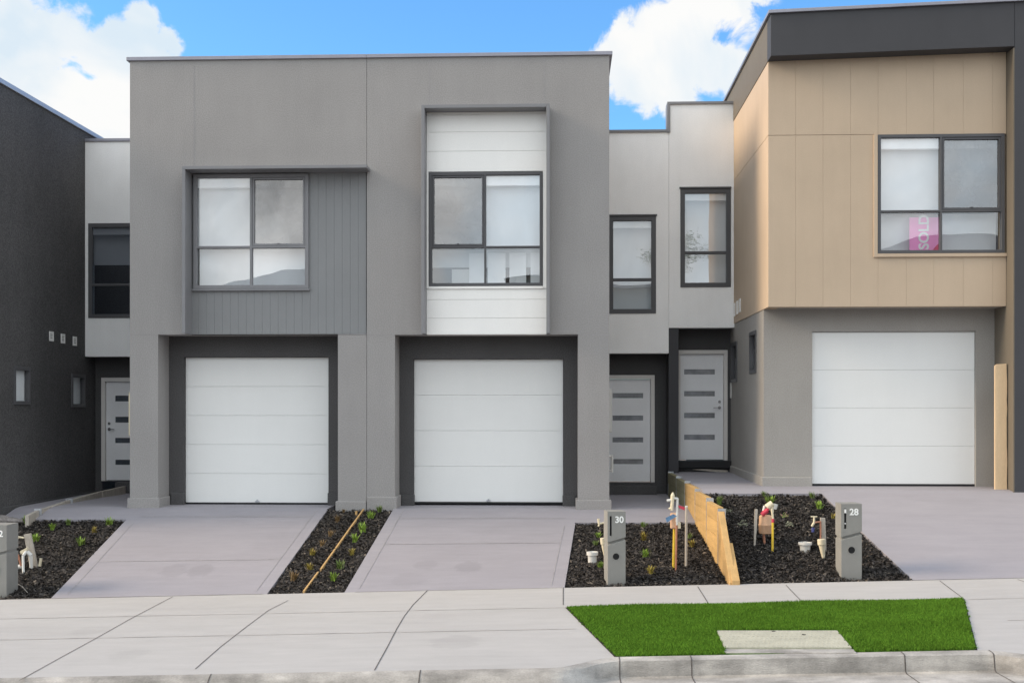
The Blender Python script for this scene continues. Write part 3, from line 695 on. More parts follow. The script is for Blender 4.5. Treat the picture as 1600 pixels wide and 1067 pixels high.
mb = MB(); holed(mb, 'y', xb2-.01, xs-.002, GRD, lz0+.01, YD, YD+.2, [(d1-1.0, d1-.01, GRD, dzt-.01)]); mb.build('entry_recess', dark_render, h30)
sl = slots(957, 1005, [(614, 622), (649, 657), (683, 691), (717, 725)], YD+.03)
front_door(h30, d1-1.01, d1, dzb, dzt, YD, XW(940, YD), sl, 1)
MB().box(xb2, XW(1026, YD-.3), YD-.30, YD+.15, GRD, dzb-.05).box(d1-1.01, d1, YD-.06, YD+.1, dzb-.049, dzb-.002).build('door_step', dark_render, h30, bevel=.006)
MB().box(xb2-.003, xb2+.10, 20.9, 21.35, ZW(675, 955, 21), ZW(608, 955, 21)).build('meter_box', white_plastic, h30, bevel=.008)
mb = MB(); x_ = xb2+.09; z_0, z_1 = ZW(738, 955, 20.6), ZW(713, 955, 20.6)
mb.tube((xb2-.01, 20.6, z_1), (x_, 20.6, z_1), .02).tube((x_, 20.6, z_1+.02), (x_, 20.6, z_0), .022).tube((x_, 20.6, z_0+.05), (xb2, 20.6, z_0+.01), .018)
mb.build('gas_pipe', white_plastic, h30, smooth=True)
MB().box(xa2, xb2, BACK, BACK+.2, GRD, ZTOP).build('rear_wall', render_grey, h30)

# ---------------- townhouse 28: tan boarded box
YT, YG2, YFA = 18.7, 19.2, 18.4
h28 = thing('townhouse', (5, YT, -1.25), 'townhouse with a tan boarded upper box over a wide white garage door', 'house', HG)
XS = 3.158; XP = XW(1585, YFA); XTR = XW(1572, YT)
ZT0 = ZW(479, 1380, YT); FZ0, FZ1 = ZW(88, 1205, YFA), ZW(75, 1572, YFA); TZ0, TZ1 = ZW(22, 1205, YFA), ZW(3, 1585, YFA)
ZJ = ZW(212, 1200, YT)
wx0, wx1, wz0, wz1 = XW(1371, YT), XW(1570, YT), ZW(396, 1470, YT), ZW(210, 1470, YT)
mb = MB(); cuts = [XS]+[XW(p, YT) for p in (1243, 1286, 1329, 1372, 1416, 1459, 1505, 1551)]+[XTR]
for a, b in zip(cuts, cuts[1:]):
    def pc(za, zb): mb.box(a+.0008, b-.0008, YT, YT+.03, za, zb)
    if b <= wx0+.02: pc(ZT0, ZJ-.003); pc(ZJ+.003, 5.6)
    elif a >= wx0-.02: pc(ZT0, wz0-.04); pc(wz1-.005, 5.6)
    else:
        mb.box(a+.0018, wx0-.002, YT, YT+.03, ZT0, ZJ-.003); pc(ZJ+.003, 5.6); mb.box(wx0-.002, b-.002, YT, YT+.03, ZT0, wz0-.04)
mb.build('board_cladding', tan_board, h28, bevel=.0015)
mb = MB(); holed(mb, 'y', XS+.02, XTR, ZT0+.002, 5.6, YT+.028, YT+.2, [(wx0+.015, wx1-.015, wz0+.015, wz1-.015)]); mb.build('cladding_backing', tan_board, h28)
mb = MB(); ys = [YT+.001, 19.6, 20.5, 21.4, 22.3, 24, BACK]
for a, b in zip(ys, ys[1:]): mb.box(XS, XS+.03, a, b-.0016, ZT0, ZJ-.003); mb.box(XS, XS+.03, a, b-.0016, ZJ+.003, 5.5)
mb.box(XS+.028, XS+.2, YT+.21, BACK, ZT0+.002, 5.5)
mb.build('side_cladding', tan_board, h28, bevel=.0025)
t = .06; mb = MB(); mb.box(wx0-t, wx0-.003, YT-.03, YT+.02, wz0-.055, wz1+.002).box(wx0-.0028, XTR, YT-.035, YT+.02, wz0-.055, wz0-.004); mb.build('window_trim', tan_board, h28, bevel=.003)
w = window(h28, wx0, wx1-.005, wz0, wz1, YT-.02, [XW(1470, YT)], ZW(330, 1470, YT), sash=[(1, 1)], screen=[(1, 1)], fm=frame_metal, label='charcoal four-pane window with a SOLD board in its lower left pane')
MB().box(wx0+.02, wx1-.02, YT+.32, YT+.325, wz0-.1, ZW(330, 1470, YT)).build('added_backing', blind_white, w)  # added white sheet that brightens the panes below the transom
# fascia, pier (one charcoal frame), roof
mb = MB(); mb.prism([(XS-.012, YFA, FZ0), (XP, YFA, FZ1+.02), (XP, YFA, TZ1), (XS-.012, YFA, TZ0)], (0, .32, 0)); mb.build('fascia', fascia_paint, h28, bevel=.004)
mb = MB(); mb.prism([(XS-.010, YFA+.322, FZ0), (XS-.010, BACK, FZ0-.08), (XS-.010, BACK, TZ0-.12), (XS-.010, YFA+.322, TZ0-.004)], (.25, 0, 0)); mb.build('side_fascia', sunlit_side, h28, bevel=.004)
mb = MB(); mb.prism([(XS-.05, YFA-.04, TZ0), (XP+1.5, YFA-.04, TZ1+.05), (XP+1.5, YFA-.04, TZ1+.10), (XS-.05, YFA-.04, TZ0+.05)], (0, .3, 0))
mb.prism([(XS-.05, YFA+.261, TZ0), (XS-.05, BACK, TZ0-.12), (XS-.05, BACK, TZ0-.07), (XS-.05, YFA+.261, TZ0+.05)], (.3, 0, 0))
mb.build('roof_capping', cap_metal, h28, bevel=.004)
MB().box(XS+.2, XP+1.4, YFA+.3, BACK, 5.56, 5.66).build('roof', cap_metal, h28)
MB().box(XP+.004, XP+1.5, YFA+.003, BACK, GRD, TZ1+.04).build('blade_wall', fascia_paint, h28, bevel=.004)
MB().box(XP-.012, XP+.0035, YFA+.004, YG2, GRD, FZ1-.002).build('pier_return', sunlit_side, h28)
# ground floor
gx0, gx1 = XW(1268, YG2+.05), XW(1523, YG2+.05); gz1, gz0 = ZW(518, 1400, YG2+.05), ZW(756, 1400, YG2+.05)
XGL = XS+.012; XGR = XTR+.002
mb = MB(); holed(mb, 'y', XGL, XGR, GRD, ZT0+.04, YG2, YG2+.2, [(gx0, gx1, GRD, gz1)]); mb.build('garage_surround', house28_render, h28)
garage_door(h28, gx0+.003, gx1-.003, gz0, gz1-.004, YG2+.05, 4, False)
MB().box(XS+.03, XTR, YT+.21, YG2+.3, ZT0+.003, ZT0+.1).build('soffit', house28_render, h28)
mb = MB(); holes = []
for a, b, pt, pb in ((1143, 1152, 535, 597), (1172, 1182, 518, 583)):
    y1 = (XGL)*1; 
    def yy(px):                                             # depth on the side wall seen at px
        lo, hi = 18., 24.
        for _ in range(40):
            m = (lo+hi)/2
            if XW(px, m) < XGL: lo = m
            else: hi = m
        return lo
    ya, yb = yy(b), yy(a); ym = (ya+yb)/2; holes.append((ya, yb, ZW(pb, (a+b)/2, ym), ZW(pt, (a+b)/2, ym)))
holed(mb, 'x', YG2+.201, YD+.2, GRD, ZT0-.002, XGL, XGL+.2, holes); mb.build('side_wall', house28_render, h28)
for (a, b, c, d) in holes:
    mb = MB(); holed(mb, 'x', a-.004, b+.004, c-.004, d+.004, XGL-.02, XGL+.06, [(a+.06, b-.06, c+.06, d-.06)]); w = mb.build('window', frame_metal, h28, bevel=.004)
    MB().quad((XGL+.03, a+.05, c+.05), (XGL+.03, b-.05, c+.05), (XGL+.03, b-.05, d-.05), (XGL+.03, a+.05, d-.05)).build('pane', glass_low, w)
    MB().box(XGL+.07, XGL+.075, a, b, c, d-.28).build('blind', blind_white, w)
plinth(h28, house28_render, [(XGL-.03, gx0-.004, YG2-.035, YG2+.03), (XGL-.03, XGL+.02, YG2+.0301, YD-.05)], -1.5, ZW(745, 1230, YG2))
for px in (1149.0, 1153.3, 1157.3):
    y_ = yy(px); z_ = ZW(484 - (px-1149)*.8, px, y_)
    mb = MB(); holed(mb, 'x', y_-.085, y_+.085, z_-.12, z_+.12, XS-.012, XS+.002, [(y_-.06, y_+.06, z_-.095, z_+.095)]); v = mb.build('wall_vent', white_paint, h28)
    mb = MB()
    for k in range(5): mb.box(XS-.008, XS-.002, y_-.06, y_+.06, z_-.09+k*.04, z_-.066+k*.04)
    mb.build('louvre', white_paint, v)
# entry wall of 28, one step higher
lz0, lz1 = ZW(512, 1100, YL), ZW(163, 1100, YL)
ew = (XW(1063, YL), XW(1142, YL), ZW(449, 1100, YL), ZW(295, 1100, YL))
lightwall(h28, xs+.002, XS+.1, lz0, lz1, [ew])
MB().box(xs-.03, XS-.005, YL-.03, YL+.3, lz1-.004, lz1+.045).box(xs-.034, xs+.025, YL-.032, YL+.3, ZW(207, 1045, YL)-.006, lz1-.0045).build('parapet_capping', frame_grey, h28, bevel=.004)
w = window(h28, *ew, YL-.012, (), ZW(395, 1100, YL), fm=frame_metal, label='tall dark-framed entry window, higher of the two by the tan wall', blind_drop=ew[2], fw=.085)
MB().box(ew[0]-.02, ew[1]+.005, YL-.035, YL+.02, ew[3]+.001, ew[3]+.03).build('window_head', frame_metal, h28, bevel=.003)
MB().box(xs+.20, XS+.1, YL+.251, YD+.2, lz0+.002, lz0+.12).build('soffit', dark_render, h28)
d0, d1 = XW(1057, YD-.03), XW(1137, YD-.03); dzt, dzb = ZW(547, 1100, YD), ZW(719, 1100, YD)
MB().box(xs+.002, d0-.002, YL+.02, YD+.1, GRD, lz0-.002).build('party_wall', fascia_paint, h28, bevel=.004)
mb = MB(); holed(mb, 'y', d0-.0015, XGL+.1, GRD, lz0+.01, YD, YD+.2, [(d0, d1-.01, GRD, dzt-.01)]); mb.build('entry_recess', dark_render, h28)
sl = slots(1069, 1117, [(577, 585), (611, 619), (645, 653), (679, 687)], YD+.03)
front_door(h28, d0, d1, dzb, dzt, YD, XW(1124, YD+.03), sl, 1)
MB().box(d0-.001, XGL-.005, YD-.12, YD+.1, dzb-.14, dzb-.004).build('door_sill', black_rubber, h28, bevel=.006)
MB().prism([(XW(1082, YD-.1), YD-.1, dzb-.17), (XW(1137, YD-.1), YD-.1, dzb-.235), (XW(1137, YD-.1), YD-.1, dzb-.185), (XW(1100, YD-.1), YD-.1, dzb-.16)], (0, .12, 0)).build('packing_timber', timber_grey, h28)
MB().box(d0-.001, XGL-.002, YD-.02, YD+.1, GRD, dzb-.142).build('door_step', dark_render, h28)
MB().box(XGL-.02, XGL+.001, YD-.13, YD-.05, ZW(622, 1139, YD), ZW(597, 1139, YD)).build('intercom', white_plastic, h28, bevel=.003)
MB().box(XS, XP, BACK, BACK+.2, GRD, 5.7).build('rear_wall', house28_render, h28)

# ---------------- townhouse 34: charcoal flank on the left
h34 = thing('townhouse', (-9.2, 20, -1.6), 'charcoal rendered townhouse seen side-on at the left edge with three small white vents', 'house', HG)
Z34 = 5.20; Y34 = 18.3
def yx(px, X):
    lo, hi = 15., 26.
    for _ in range(40):
        m = (lo+hi)/2
        if XW(px, m) > X: lo = m
        else: hi = m
    return lo
holes = []
for a, b, pt, pb in ((21, 46, 573, 632), (111, 132, 585, 636)):
    ya, yb = yx(a, X34), yx(b, X34); ym = (ya+yb)/2; holes.append((ya, yb, ZW(pb, (a+b)/2, ym), ZW(pt, (a+b)/2, ym)))
mb = MB(); holed(mb, 'x', Y34, BACK, GRD, Z34, X34, X34-.25, holes); mb.build('side_wall', flank_render, h34)
MB().box(X34-4, X34-.251, Y34, Y34+.25, GRD, Z34).build('front_wall', dark_render, h34)
MB().box(X34-4, X34-.251, Y34+.251, BACK, Z34-.5, Z34-.3).build('roof', cap_metal, h34)
MB().box(X34-4, X34-.251, BACK-.2, BACK, GRD, Z34-.51).box(X34-4.2, X34-4.001, Y34, BACK, GRD, Z34).build('rear_wall', dark_render, h34)
MB().box(X34-.28, X34+.035, Y34-.04, BACK, Z34-.004, Z34+.075).box(X34-4, X34-.281, Y34-.04, Y34+.28, Z34-.004, Z34+.073).build('parapet_capping', cap_pale, h34, bevel=.004)
for (a, b, c, d) in holes:
    mb = MB(); holed(mb, 'x', a-.004, b+.004, c-.004, d+.004, X34+.025, X34-.06, [(a+.05, b-.05, c+.06, d-.06)]); w = mb.build('window', frame_metal, h34, bevel=.004)
    MB().quad((X34-.03, a+.04, c+.05), (X34-.03, b-.04, c+.05), (X34-.03, b-.04, d-.05), (X34-.03, a+.04, d-.05)).build('pane', glass_low, w)
    MB().box(X34-.075, X34-.07, a-.05, b+.15, c-.05, d+.05).build('blind', blind_white, w)
for px, py in ((80, 525.5), (98, 529), (116.5, 533)):
    y_ = yx(px, X34); z_ = ZW(py, px, y_)
    mb = MB(); holed(mb, 'x', y_-.085, y_+.085, z_-.085, z_+.085, X34+.012, X34-.002, [(y_-.06, y_+.06, z_-.06, z_+.06)]); v = mb.build('wall_vent', white_paint, h34)
    mb = MB()
    for k in range(4): mb.box(X34+.002, X34+.008, y_-.06, y_+.06, z_-.058+k*.032, z_-.036+k*.032)
    mb.build('louvre', white_paint, v)
MB().box(X34-.01, X34+.035, Y34+.01, YD, GRD, ZW(781, 60, 20.6)).build('plinth', dark_render, h34, bevel=.01)

# ------------------------------------------------------------------ small things
def text(s, size, m, parent, loc, rot, name='house_number', thick=.002, local=True, bold=.0):
    cu = bpy.data.curves.new('lettering', 'FONT'); cu.body = s; cu.size = size; cu.extrude = thick; cu.align_x = 'CENTER'; cu.align_y = 'CENTER'; cu.offset = bold
    tmp = bpy.data.objects.new('lettering', cu); COL.objects.link(tmp); dg = bpy.context.evaluated_depsgraph_get()
    me = bpy.data.meshes.new_from_object(tmp.evaluated_get(dg)); bpy.data.objects.remove(tmp); bpy.data.curves.remove(cu)
    me.materials.clear(); me.materials.append(m)
    o = bpy.data.objects.new(name, me); o.location = loc; o.rotation_euler = rot; return link(o, parent)

# SOLD board standing inside the window
Y = YT+.16
sx0, sx1, sz0, sz1 = XW(1421, Y), XW(1468, Y), ZW(394, 1440, Y), ZW(340, 1440, Y)
sold = thing('sold_sign', (XW(1445, Y), Y, sz0), 'pink SOLD board with sideways white letters behind the window of the tan house', 'sign')
MB().box(sx0, sx1, Y, Y+.006, sz0, sz1).build('board', pink_sign, sold)
text('SOLD', .215, white_paint, sold, (XW(1444, Y)-sold.location.x, -.004, (sz1-sz0)/2+.04), (math.radians(90), math.radians(-90), 0), 'lettering', bold=.006)
MB().prism([(XW(1455, Y), Y-.003, sz0), (sx1, Y-.003, sz0), (sx1, Y-.003, sz0+.14), (XW(1462, Y), Y-.003, sz0+.09)], (0, .002, 0)).build('red_corner', sign_red, sold)

# letterboxes (built about their own base, front face at local y = 0)
def mailbox(base, wdt, hgt, dep, gl, gr, number, slot, hole, label, rz=0, num_at=None, num_size=.115, letters=False):
    t = thing('letterbox', base, label, 'letterbox', 'letterboxes along the footpath', rz)
    w2 = wdt/2; g = .035
    bodyl = MB().prism([(-w2, 0, -.15), (w2, 0, -.15), (w2, 0, gr-g), (-w2, 0, gl-g)], (0, dep, 0)); bodyl.build('lower_body', mailbox_mat, t, bevel=.006, local=True)
    MB().prism([(-w2+.012, .028, gl-.1), (w2-.012, .028, gr-.1), (w2-.012, .028, gr+.04), (-w2+.012, .028, gl+.04)], (0, dep-.05, 0)).build('neck', mailbox_mat, t, local=True)
    up = MB()
    sx, sz0, sz1, sw = slot
    bk = .04
    # upper front: plate with the letter slot cut through, then the solid back
    up.prism([(-w2, 0, gl), (sx-sw, 0, gl+(gr-gl)*(sx-sw+w2)/wdt), (sx-sw, 0, hgt), (-w2, 0, hgt)], (0, bk, 0))
    up.prism([(sx+sw, 0, gl+(gr-gl)*(sx+sw+w2)/wdt), (w2, 0, gr), (w2, 0, hgt), (sx+sw, 0, hgt)], (0, bk, 0))
    up.prism([(sx-sw, .0003, gl+(gr-gl)*(sx-sw+w2)/wdt), (sx+sw, .0003, gl+(gr-gl)*(sx+sw+w2)/wdt), (sx+sw, .0003, sz0), (sx-sw, .0003, sz0)], (0, bk, 0))
    up.prism([(sx-sw, .0003, sz1), (sx+sw, .0003, sz1), (sx+sw, .0003, hgt-.0003), (sx-sw, .0003, hgt-.0003)], (0, bk, 0))
    up.prism([(-w2, bk+.0002, gl), (w2, bk+.0002, gr), (w2, bk+.0002, hgt), (-w2, bk+.0002, hgt)], (0, dep-bk, 0))
    u = up.build('upper_body', mailbox_mat, t, local=True)
    MB().box(sx-sw, sx+sw, bk-.002, bk-.001, sz0, sz1).build('letter_slot', dark_void, t, local=True)
    hx, hz_, hr = hole
    MB().tube((hx, -.003, hz_), (hx, .01, hz_), hr, n=28).build('newspaper_hole', dark_void, t, local=True)
    mb = MB(); n = 28
    for i in range(n):
        a, b = 2*math.pi*i/n, 2*math.pi*(i+1)/n
        q = [(hx+r*math.cos(k), -.006, hz_+r*math.sin(k)) for r, k in ((hr*.94, a), (hr*1.10, a), (hr*1.10, b), (hr*.94, b))]; mb.prism(q, (0, .005, 0))
    mb.build('hole_rim', mailbox_mat, t, local=True)
    text(number, num_size, white_paint, t, (num_at[0], -.002, num_at[1]), (math.radians(90), 0, 0), 'house_number', bold=.003)
    if letters:
        MB().box(sx-sw*.8, sx+sw*.8, -.004, .02, sz1-.06, sz1-.012).box(sx-sw*.5, sx+sw*.6, .004, .02, sz0+.06, sz0+.075).build('mail', white_paint, t, local=True)
    return t
Y = 15.62; s = F/Y                                          # px per metre there
b = P(963.5, 914, Y); b.z = lot(b.x, Y)-.03; k = 1/s
mb0 = b.z
def hz_at(py): return ZW(py, 963, Y)-mb0
mailbox(b, 28.5*k, hz_at(799), .30, hz_at(847), hz_at(839), '30', (-9.2*k, hz_at(837), hz_at(806), .013), (-1*k, hz_at(869), 5.4*k), 'grey concrete letterbox numbered 30 beside the tap pipes', math.radians(7), (4.2*k, hz_at(812)))
b = P(1330.5, 906, Y); b.z = lot(b.x, Y)-.03; mb0 = b.z
def hz_at(py): return ZW(py, 1330, Y)-mb0
mailbox(b, 32*k, hz_at(787), .30, hz_at(839), hz_at(830), '28', (-9.5*k, hz_at(826), hz_at(794), .014), (0*k, hz_at(859), 5.6*k), 'grey concrete letterbox numbered 28 at the edge of the right driveway', math.radians(1), (3.8*k, hz_at(800)), letters=True)
b = P(-6, 936, Y); b.z = lot(b.x, Y)-.03; mb0 = b.z
def hz_at(py): return ZW(py, 0, Y)-mb0
mailbox(b, 34*k, hz_at(820), .34, hz_at(868), hz_at(860), '32', (-8*k, hz_at(862), hz_at(826), .014), (0*k, hz_at(890), 5.6*k), 'grey concrete letterbox cut off by the left edge, ending in a 2', math.radians(0), (4.2*k, hz_at(834)))

# timber retaining wall with steel posts between the lots of 30 and 28
rw = thing('retaining_wall', (2.05, 18, -1.7), 'stepped pine sleeper retaining wall with steel posts between the beds', 'retaining wall')
def rtop(y):
    pts = [(22.4, -1.215), (19.9, -1.245), (18.1, -1.30), (16.42, -1.40), (15.95, -1.80), (15.45, -2.24)]
    for (ya, za), (yb, zb) in zip(pts, pts[1:]):
        if ya >= y >= yb: return za+(zb-za)*(ya-y)/(ya-yb)
    return pts[-1][1] if y < 15.45 else pts[0][1]
posts = [22.35, 21.1, 19.95, 18.7, 17.5, 16.42]
stations = posts+[15.45]
mb_by = []
for i, (ya, yb) in enumerate(zip(stations, stations[1:])):
    n = 4; mb = MB(); zb_lo = -2.75
    if yb > 16:
        zt_ = rtop((ya+yb)/2)
        z = zt_-.012*(i % 2); lay = 0
        while z > -2.5:
            x = xrw((ya+yb)/2); d = random.uniform(-.004, .004)
            xa_, xb_ = xrw(ya), xrw(yb)
            mb.prism([(xa_+d-.03, ya-.012, z), (xb_+d-.03, yb+.012, z), (xb_+d-.03, yb+.012, z-.197), (xa_+d-.03, ya-.012, z-.197)], (.075, 0, 0)); z -= .2
        mb.build('sleeper_panel', timber_treated if ya < 20 else timber_olive_shaded, rw, bevel=.004)
    else:
        yy_ = [16.40, 16.15, 15.95, 15.75, 15.45]
        pl = [(xrw(y)-.03, y, rtop(y)) for y in yy_]+[(xrw(15.45)-.03, 15.45, -2.7), (xrw(16.4)-.03, 16.40, -2.7)]
        mb.prism(pl, (.085, 0, 0)); mb.build('raking_sleeper', timber_new, rw, bevel=.004)
        MB().prism([(xrw(15.95)+.0, 16.02, rtop(16.02)-.06), (xrw(15.5)+.0, 15.44, rtop(15.5)-.02), (xrw(15.5), 15.44, rtop(15.5)-.3), (xrw(15.95), 16.02, rtop(16.02)-.3)], (.10, 0, 0)).build('offcut', timber_new, rw, bevel=.004)
for y in posts:
    mb = MB(); x = xrw(y); z1 = rtop(y)+.015; h = .05
    mb.box(x-.032, x+.06, y-.006, y+.006, -2.7, z1).box(x+.0605, x+.067, y-h*1.5, y+h*1.5, -2.7, z1)
    mb.build('steel_post', galv, rw, bevel=.002)
# low sleeper edging along the left entry path
le = thing('path_edging', (-8.7, 20, -1.6), 'low timber sleeper edging beside the path at the charcoal wall', 'edging')
pts = [P(38, 805, 18.55), P(58, 802, 19.05), P(111, 789, 20.3), P(160, 779, 21.6), P(198, 773, 22.5)]
pts = [Vector((-8.72+.02*math.sin(i*2), p.y, -1.60)) for i, p in enumerate(pts)]
zed = [-1.71, -1.67, -1.60, -1.545, -1.51]
xed = [XW(px, p.y) for px, p in zip((44, 62, 111, 160, 197), pts)]
for i in range(4):
    a, b = pts[i], pts[i+1]; xa_, xb_ = xed[i], xed[i+1]
    MB().prism([(xa_, a.y+.02, zed[i]-.3), (xb_, b.y-.02, zed[i+1]-.3), (xb_, b.y-.02, zed[i+1]), (xa_, a.y+.02, zed[i])], (-.06, 0, 0)).build('sleeper', timber_grey, le, bevel=.004)
for i in (1, 2):
    a = pts[i]; MB().box(xed[i]-.09, xed[i]+.03, a.y-.012, a.y+.012, -2, zed[i]+.025).build('steel_post', galv, le, bevel=.002)
# pine strip dividing the narrow bed
sp = gpt(520, 860); ed_ = thing('edging_board', sp, 'thin pine edging board dividing the narrow bed between the driveways', 'edging')
def plank(p, q, w, h, name):
    a, b = gpt(*p), gpt(*q); d = (b-a).normalized(); n = Vector((-d.y, d.x, 0)).normalized()*w/2
    MB().prism([a-n-Vector((0, 0, .1)), a+n-Vector((0, 0, .1)), a+n+Vector((0, 0, h)), a-n+Vector((0, 0, h))], b-a).build(name, timber_new, ed_, bevel=.003)
plank((568, 796), (501, 890), .024, .015, 'board'); plank((497, 894), (474.5, 924), .024, .012, 'board')
a = gpt(560, 803); MB().box(a.x-.05, a.x-.02, a.y-.02, a.y+.02, a.z-.1, a.z+.05).build('peg', timber_new, ed_)
# board leaning by the right garage
Y = 18.62; tb = thing('timber_board', P(1564, 757, Y), 'pale raw timber board standing upright beside the right garage door', 'board')
zz0, zz1 = -1.27, ZW(568, 1564, Y); xx0, xx1 = XW(1555, Y), XW(1573.5, Y)
pl = [(xx0, Y, zz0), (xx1+.002, Y, zz0)]
for i in range(1, 14): pl.append((xx1+random.uniform(-.008, .006), Y+.0, zz0+(zz1-zz0)*i/14))
pl += [(xx1-.01, Y, zz1), (xx0+.04, Y, zz1-.008), (xx0, Y, zz1-.03)]
MB().prism(pl, (0, .045, 0)).build('plank', timber_pale, tb)
for zc in (zz0+.5, zz1-.35):
    MB().box(xx0+.02, xx1-.02, Y+.0455, Y+.075, zc-.04, zc+.04).build('batten', timber_pale, tb)

# service pipes
def up(px, py, dpx=0, base=None): ...
def pt(px, py, Y): return P(px, py, Y)
g = gpt(1055, 889); Y = g.y
wm = thing('water_pipe', g, 'copper and yellow standpipes with red tag and blue label by the retaining wall', 'standpipe')
MB().tube((XW(1056, Y), Y, g.z-.1), pt(1057, 815, Y), .013).build('copper_pipe', copper, wm, smooth=True)
MB().tube((XW(1052, Y+.12), Y+.12, g.z-.05), pt(1053.5, 826, Y+.12), .017).build('gas_pipe', yellow_pipe, wm, smooth=True)
MB().tube(pt(1057.5, 820, Y), pt(1058.5, 778, Y), .017).tube(pt(1059, 779, Y), pt(1052, 778, Y), .017).build('white_riser', white_plastic, wm, smooth=True)
MB().tube(pt(1042, 782, Y), pt(1050, 781, Y), .019).build('stub_pipe', white_plastic, wm, smooth=True)
MB().tube(pt(1051, 774, Y), pt(1049.5, 797, Y), .028, .020).tube(pt(1051, 774, Y), pt(1051.5, 769, Y), .028, .010).tube(pt(1049, 793, Y), pt(1045, 795, Y), .014).build('tap', cream_plastic, wm, smooth=True)
a, b = pt(1047.5, 826, Y+.05), pt(1060, 801, Y+.05)
MB().box(a.x, b.x-.01, Y+.02, Y+.10, a.z, b.z).build('meter_body', peach, wm, bevel=.02)
MB().box(XW(1059, Y), XW(1064, Y), Y+.02, Y+.08, ZW(826, 1060, Y), ZW(816, 1060, Y)).build('valve_box', cream_plastic, wm, bevel=.008)
MB().prism([pt(1040, 809, Y-.04), pt(1042, 816, Y-.04), pt(1058, 806, Y-.04), pt(1052, 803, Y-.04)], (0, .012, 0)).build('label_tag', blue_label, wm)
MB().prism([pt(1060, 789, Y-.02), pt(1061, 793.5, Y-.02), pt(1069.5, 797, Y-.02), pt(1070, 792, Y-.02)], (0, .012, 0)).build('red_tag', red_plastic, wm)
g = gpt(1072, 882); Y = g.y
st_ = thing('marker_stake', g, 'slim pale grey stake upright beside the retaining wall', 'stake')
MB().tube((XW(1071.8, Y), Y, g.z-.1), pt(1072.5, 792, Y), .017, n=14).build('rod', timber_grey, st_, smooth=True)
MB().lathe(pt(1072.5, 792, Y), [(.018, 0), (.018, .012), (.010, .018)]).build('rod_cap', white_plastic, st_, smooth=True)

g = gpt(1194, 846); Y = g.y
wm2 = thing('water_meter', g, 'peach cylinder water meter with a cream cap, pink valve and yellow pipe', 'water meter')
MB().tube((XW(1195, Y), Y, g.z-.08), pt(1193, 830, Y), .018).build('inlet_pipe', copper, wm2, smooth=True)
cz = pt(1196, 833, Y); MB().lathe(cz, [(.085, 0), (.092, .01), (.092, .105), (.096, .11), (.096, .125), (.090, .13), (.086, .235), (.07, .25)], 22).build('meter_body', peach, wm2, smooth=True)
MB().tube(pt(1190, 804, Y-.07), pt(1199, 797, Y-.07), .033).tube(pt(1199, 797, Y-.07), pt(1200, 794, Y-.07), .02).build('pink_valve', red_plastic, wm2, smooth=True)
MB().tube(pt(1195, 790, Y), pt(1193, 798, Y), .02).build('white_stub', white_plastic, wm2, smooth=True)
MB().tube(pt(1198, 793, Y), pt(1207, 786, Y), .05, .045).tube(pt(1205, 790, Y), pt(1207, 800, Y), .035, .02).build('cream_cap', cream_plastic, wm2, smooth=True)
MB().tube(pt(1210, 795, Y), pt(1212, 787, Y), .028, .034).build('white_elbow', white_plastic, wm2, smooth=True)
gy = gpt(1207, 858); MB().tube((gy.x, gy.y, gy.z-.05), pt(1207.5, 816, gy.y), .016).build('gas_pipe', yellow_pipe, wm2, smooth=True)
MB().tube(pt(1207.5, 816, gy.y), pt(1207.8, 810, gy.y), .018).build('red_band', red_plastic, wm2, smooth=True)
MB().tube(pt(1207.8, 810, gy.y), pt(1206, 795, gy.y), .015).build('cream_riser', cream_plastic, wm2, smooth=True)
g = gpt(1179, 851); Y = g.y
s2 = thing('timber_stake', g, 'pale timber stake upright to the left of the peach water meter', 'stake')
MB().prism([(XW(1177.5, Y), Y, g.z-.1), (XW(1180, Y), Y, g.z-.1), pt(1184, 797, Y), pt(1183.5, 795, Y), pt(1179.5, 795.5, Y)], (0, .03, 0)).build('stake', timber_grey, s2)

def pot(px, py0, py1, wpx, label, name='drain_cap'):
    g = gpt(px, py1); Y = g.y; s = Y/F; r = wpx/2*s; h = (py1-py0)*s
    t = thing(name, g, label, 'drain cap', 'white drain caps in the beds')
    MB().lathe((g.x, g.y, g.z-.06), [(r*.72, 0), (r*.78, .06+h*.5), (r*.80, .06+h*.55), (r, .06+h*.58), (r, .06+h*.95), (r*.9, .06+h*.96), (r*.86, .06+h*.80), (0.005, .06+h*.78)], 24).build('socket', white_plastic, t, smooth=True)
    return t
pot(925.5, 861, 875, 18, 'round white drain socket left of letterbox 30')
p28 = pot(1258, 846.5, 856, 21, 'wide white drain cap between the peach water meter and the timber stake')
q = gpt(1258, 856); MB().box(q.x-.02, q.x+.02, q.y-.02, q.y+.02, q.z+.05, q.z+.09).build('knob', white_plastic, p28, bevel=.006)

g = gpt(1287, 858); Y = g.y
tp = thing('garden_tap', g, 'thin tap pipe tied to a timber stake left of letterbox 28', 'tap')
MB().prism([(XW(1284, Y), Y, g.z-.1), (XW(1292, Y), Y, g.z-.1), pt(1289.5, 809, Y), pt(1282, 808.5, Y)], (0, .035, 0)).build('stake', timber_grey, tp, bevel=.003)
MB().tube(pt(1282.5, 856, Y-.02), pt(1282, 814, Y-.02), .012).tube(pt(1282, 815, Y-.02), pt(1272, 816, Y-.02), .012).build('pipe', copper, tp, smooth=True)
MB().tube(pt(1272, 807, Y-.02), pt(1272, 816, Y-.02), .014).tube(pt(1267, 807, Y-.02), pt(1277, 807, Y-.02), .009).tube(pt(1272, 816, Y-.02), pt(1268.5, 822, Y-.02), .016).build('tap_head', cream_plastic, tp, smooth=True)
MB().tube(pt(1270.5, 824, Y-.02), pt(1270, 831, Y-.02), .022, .018).build('blue_connector', mat('blue_plastic', (.06, .07, .22), .5), tp, smooth=True)
g = gpt(1287, 868); Y = g.y
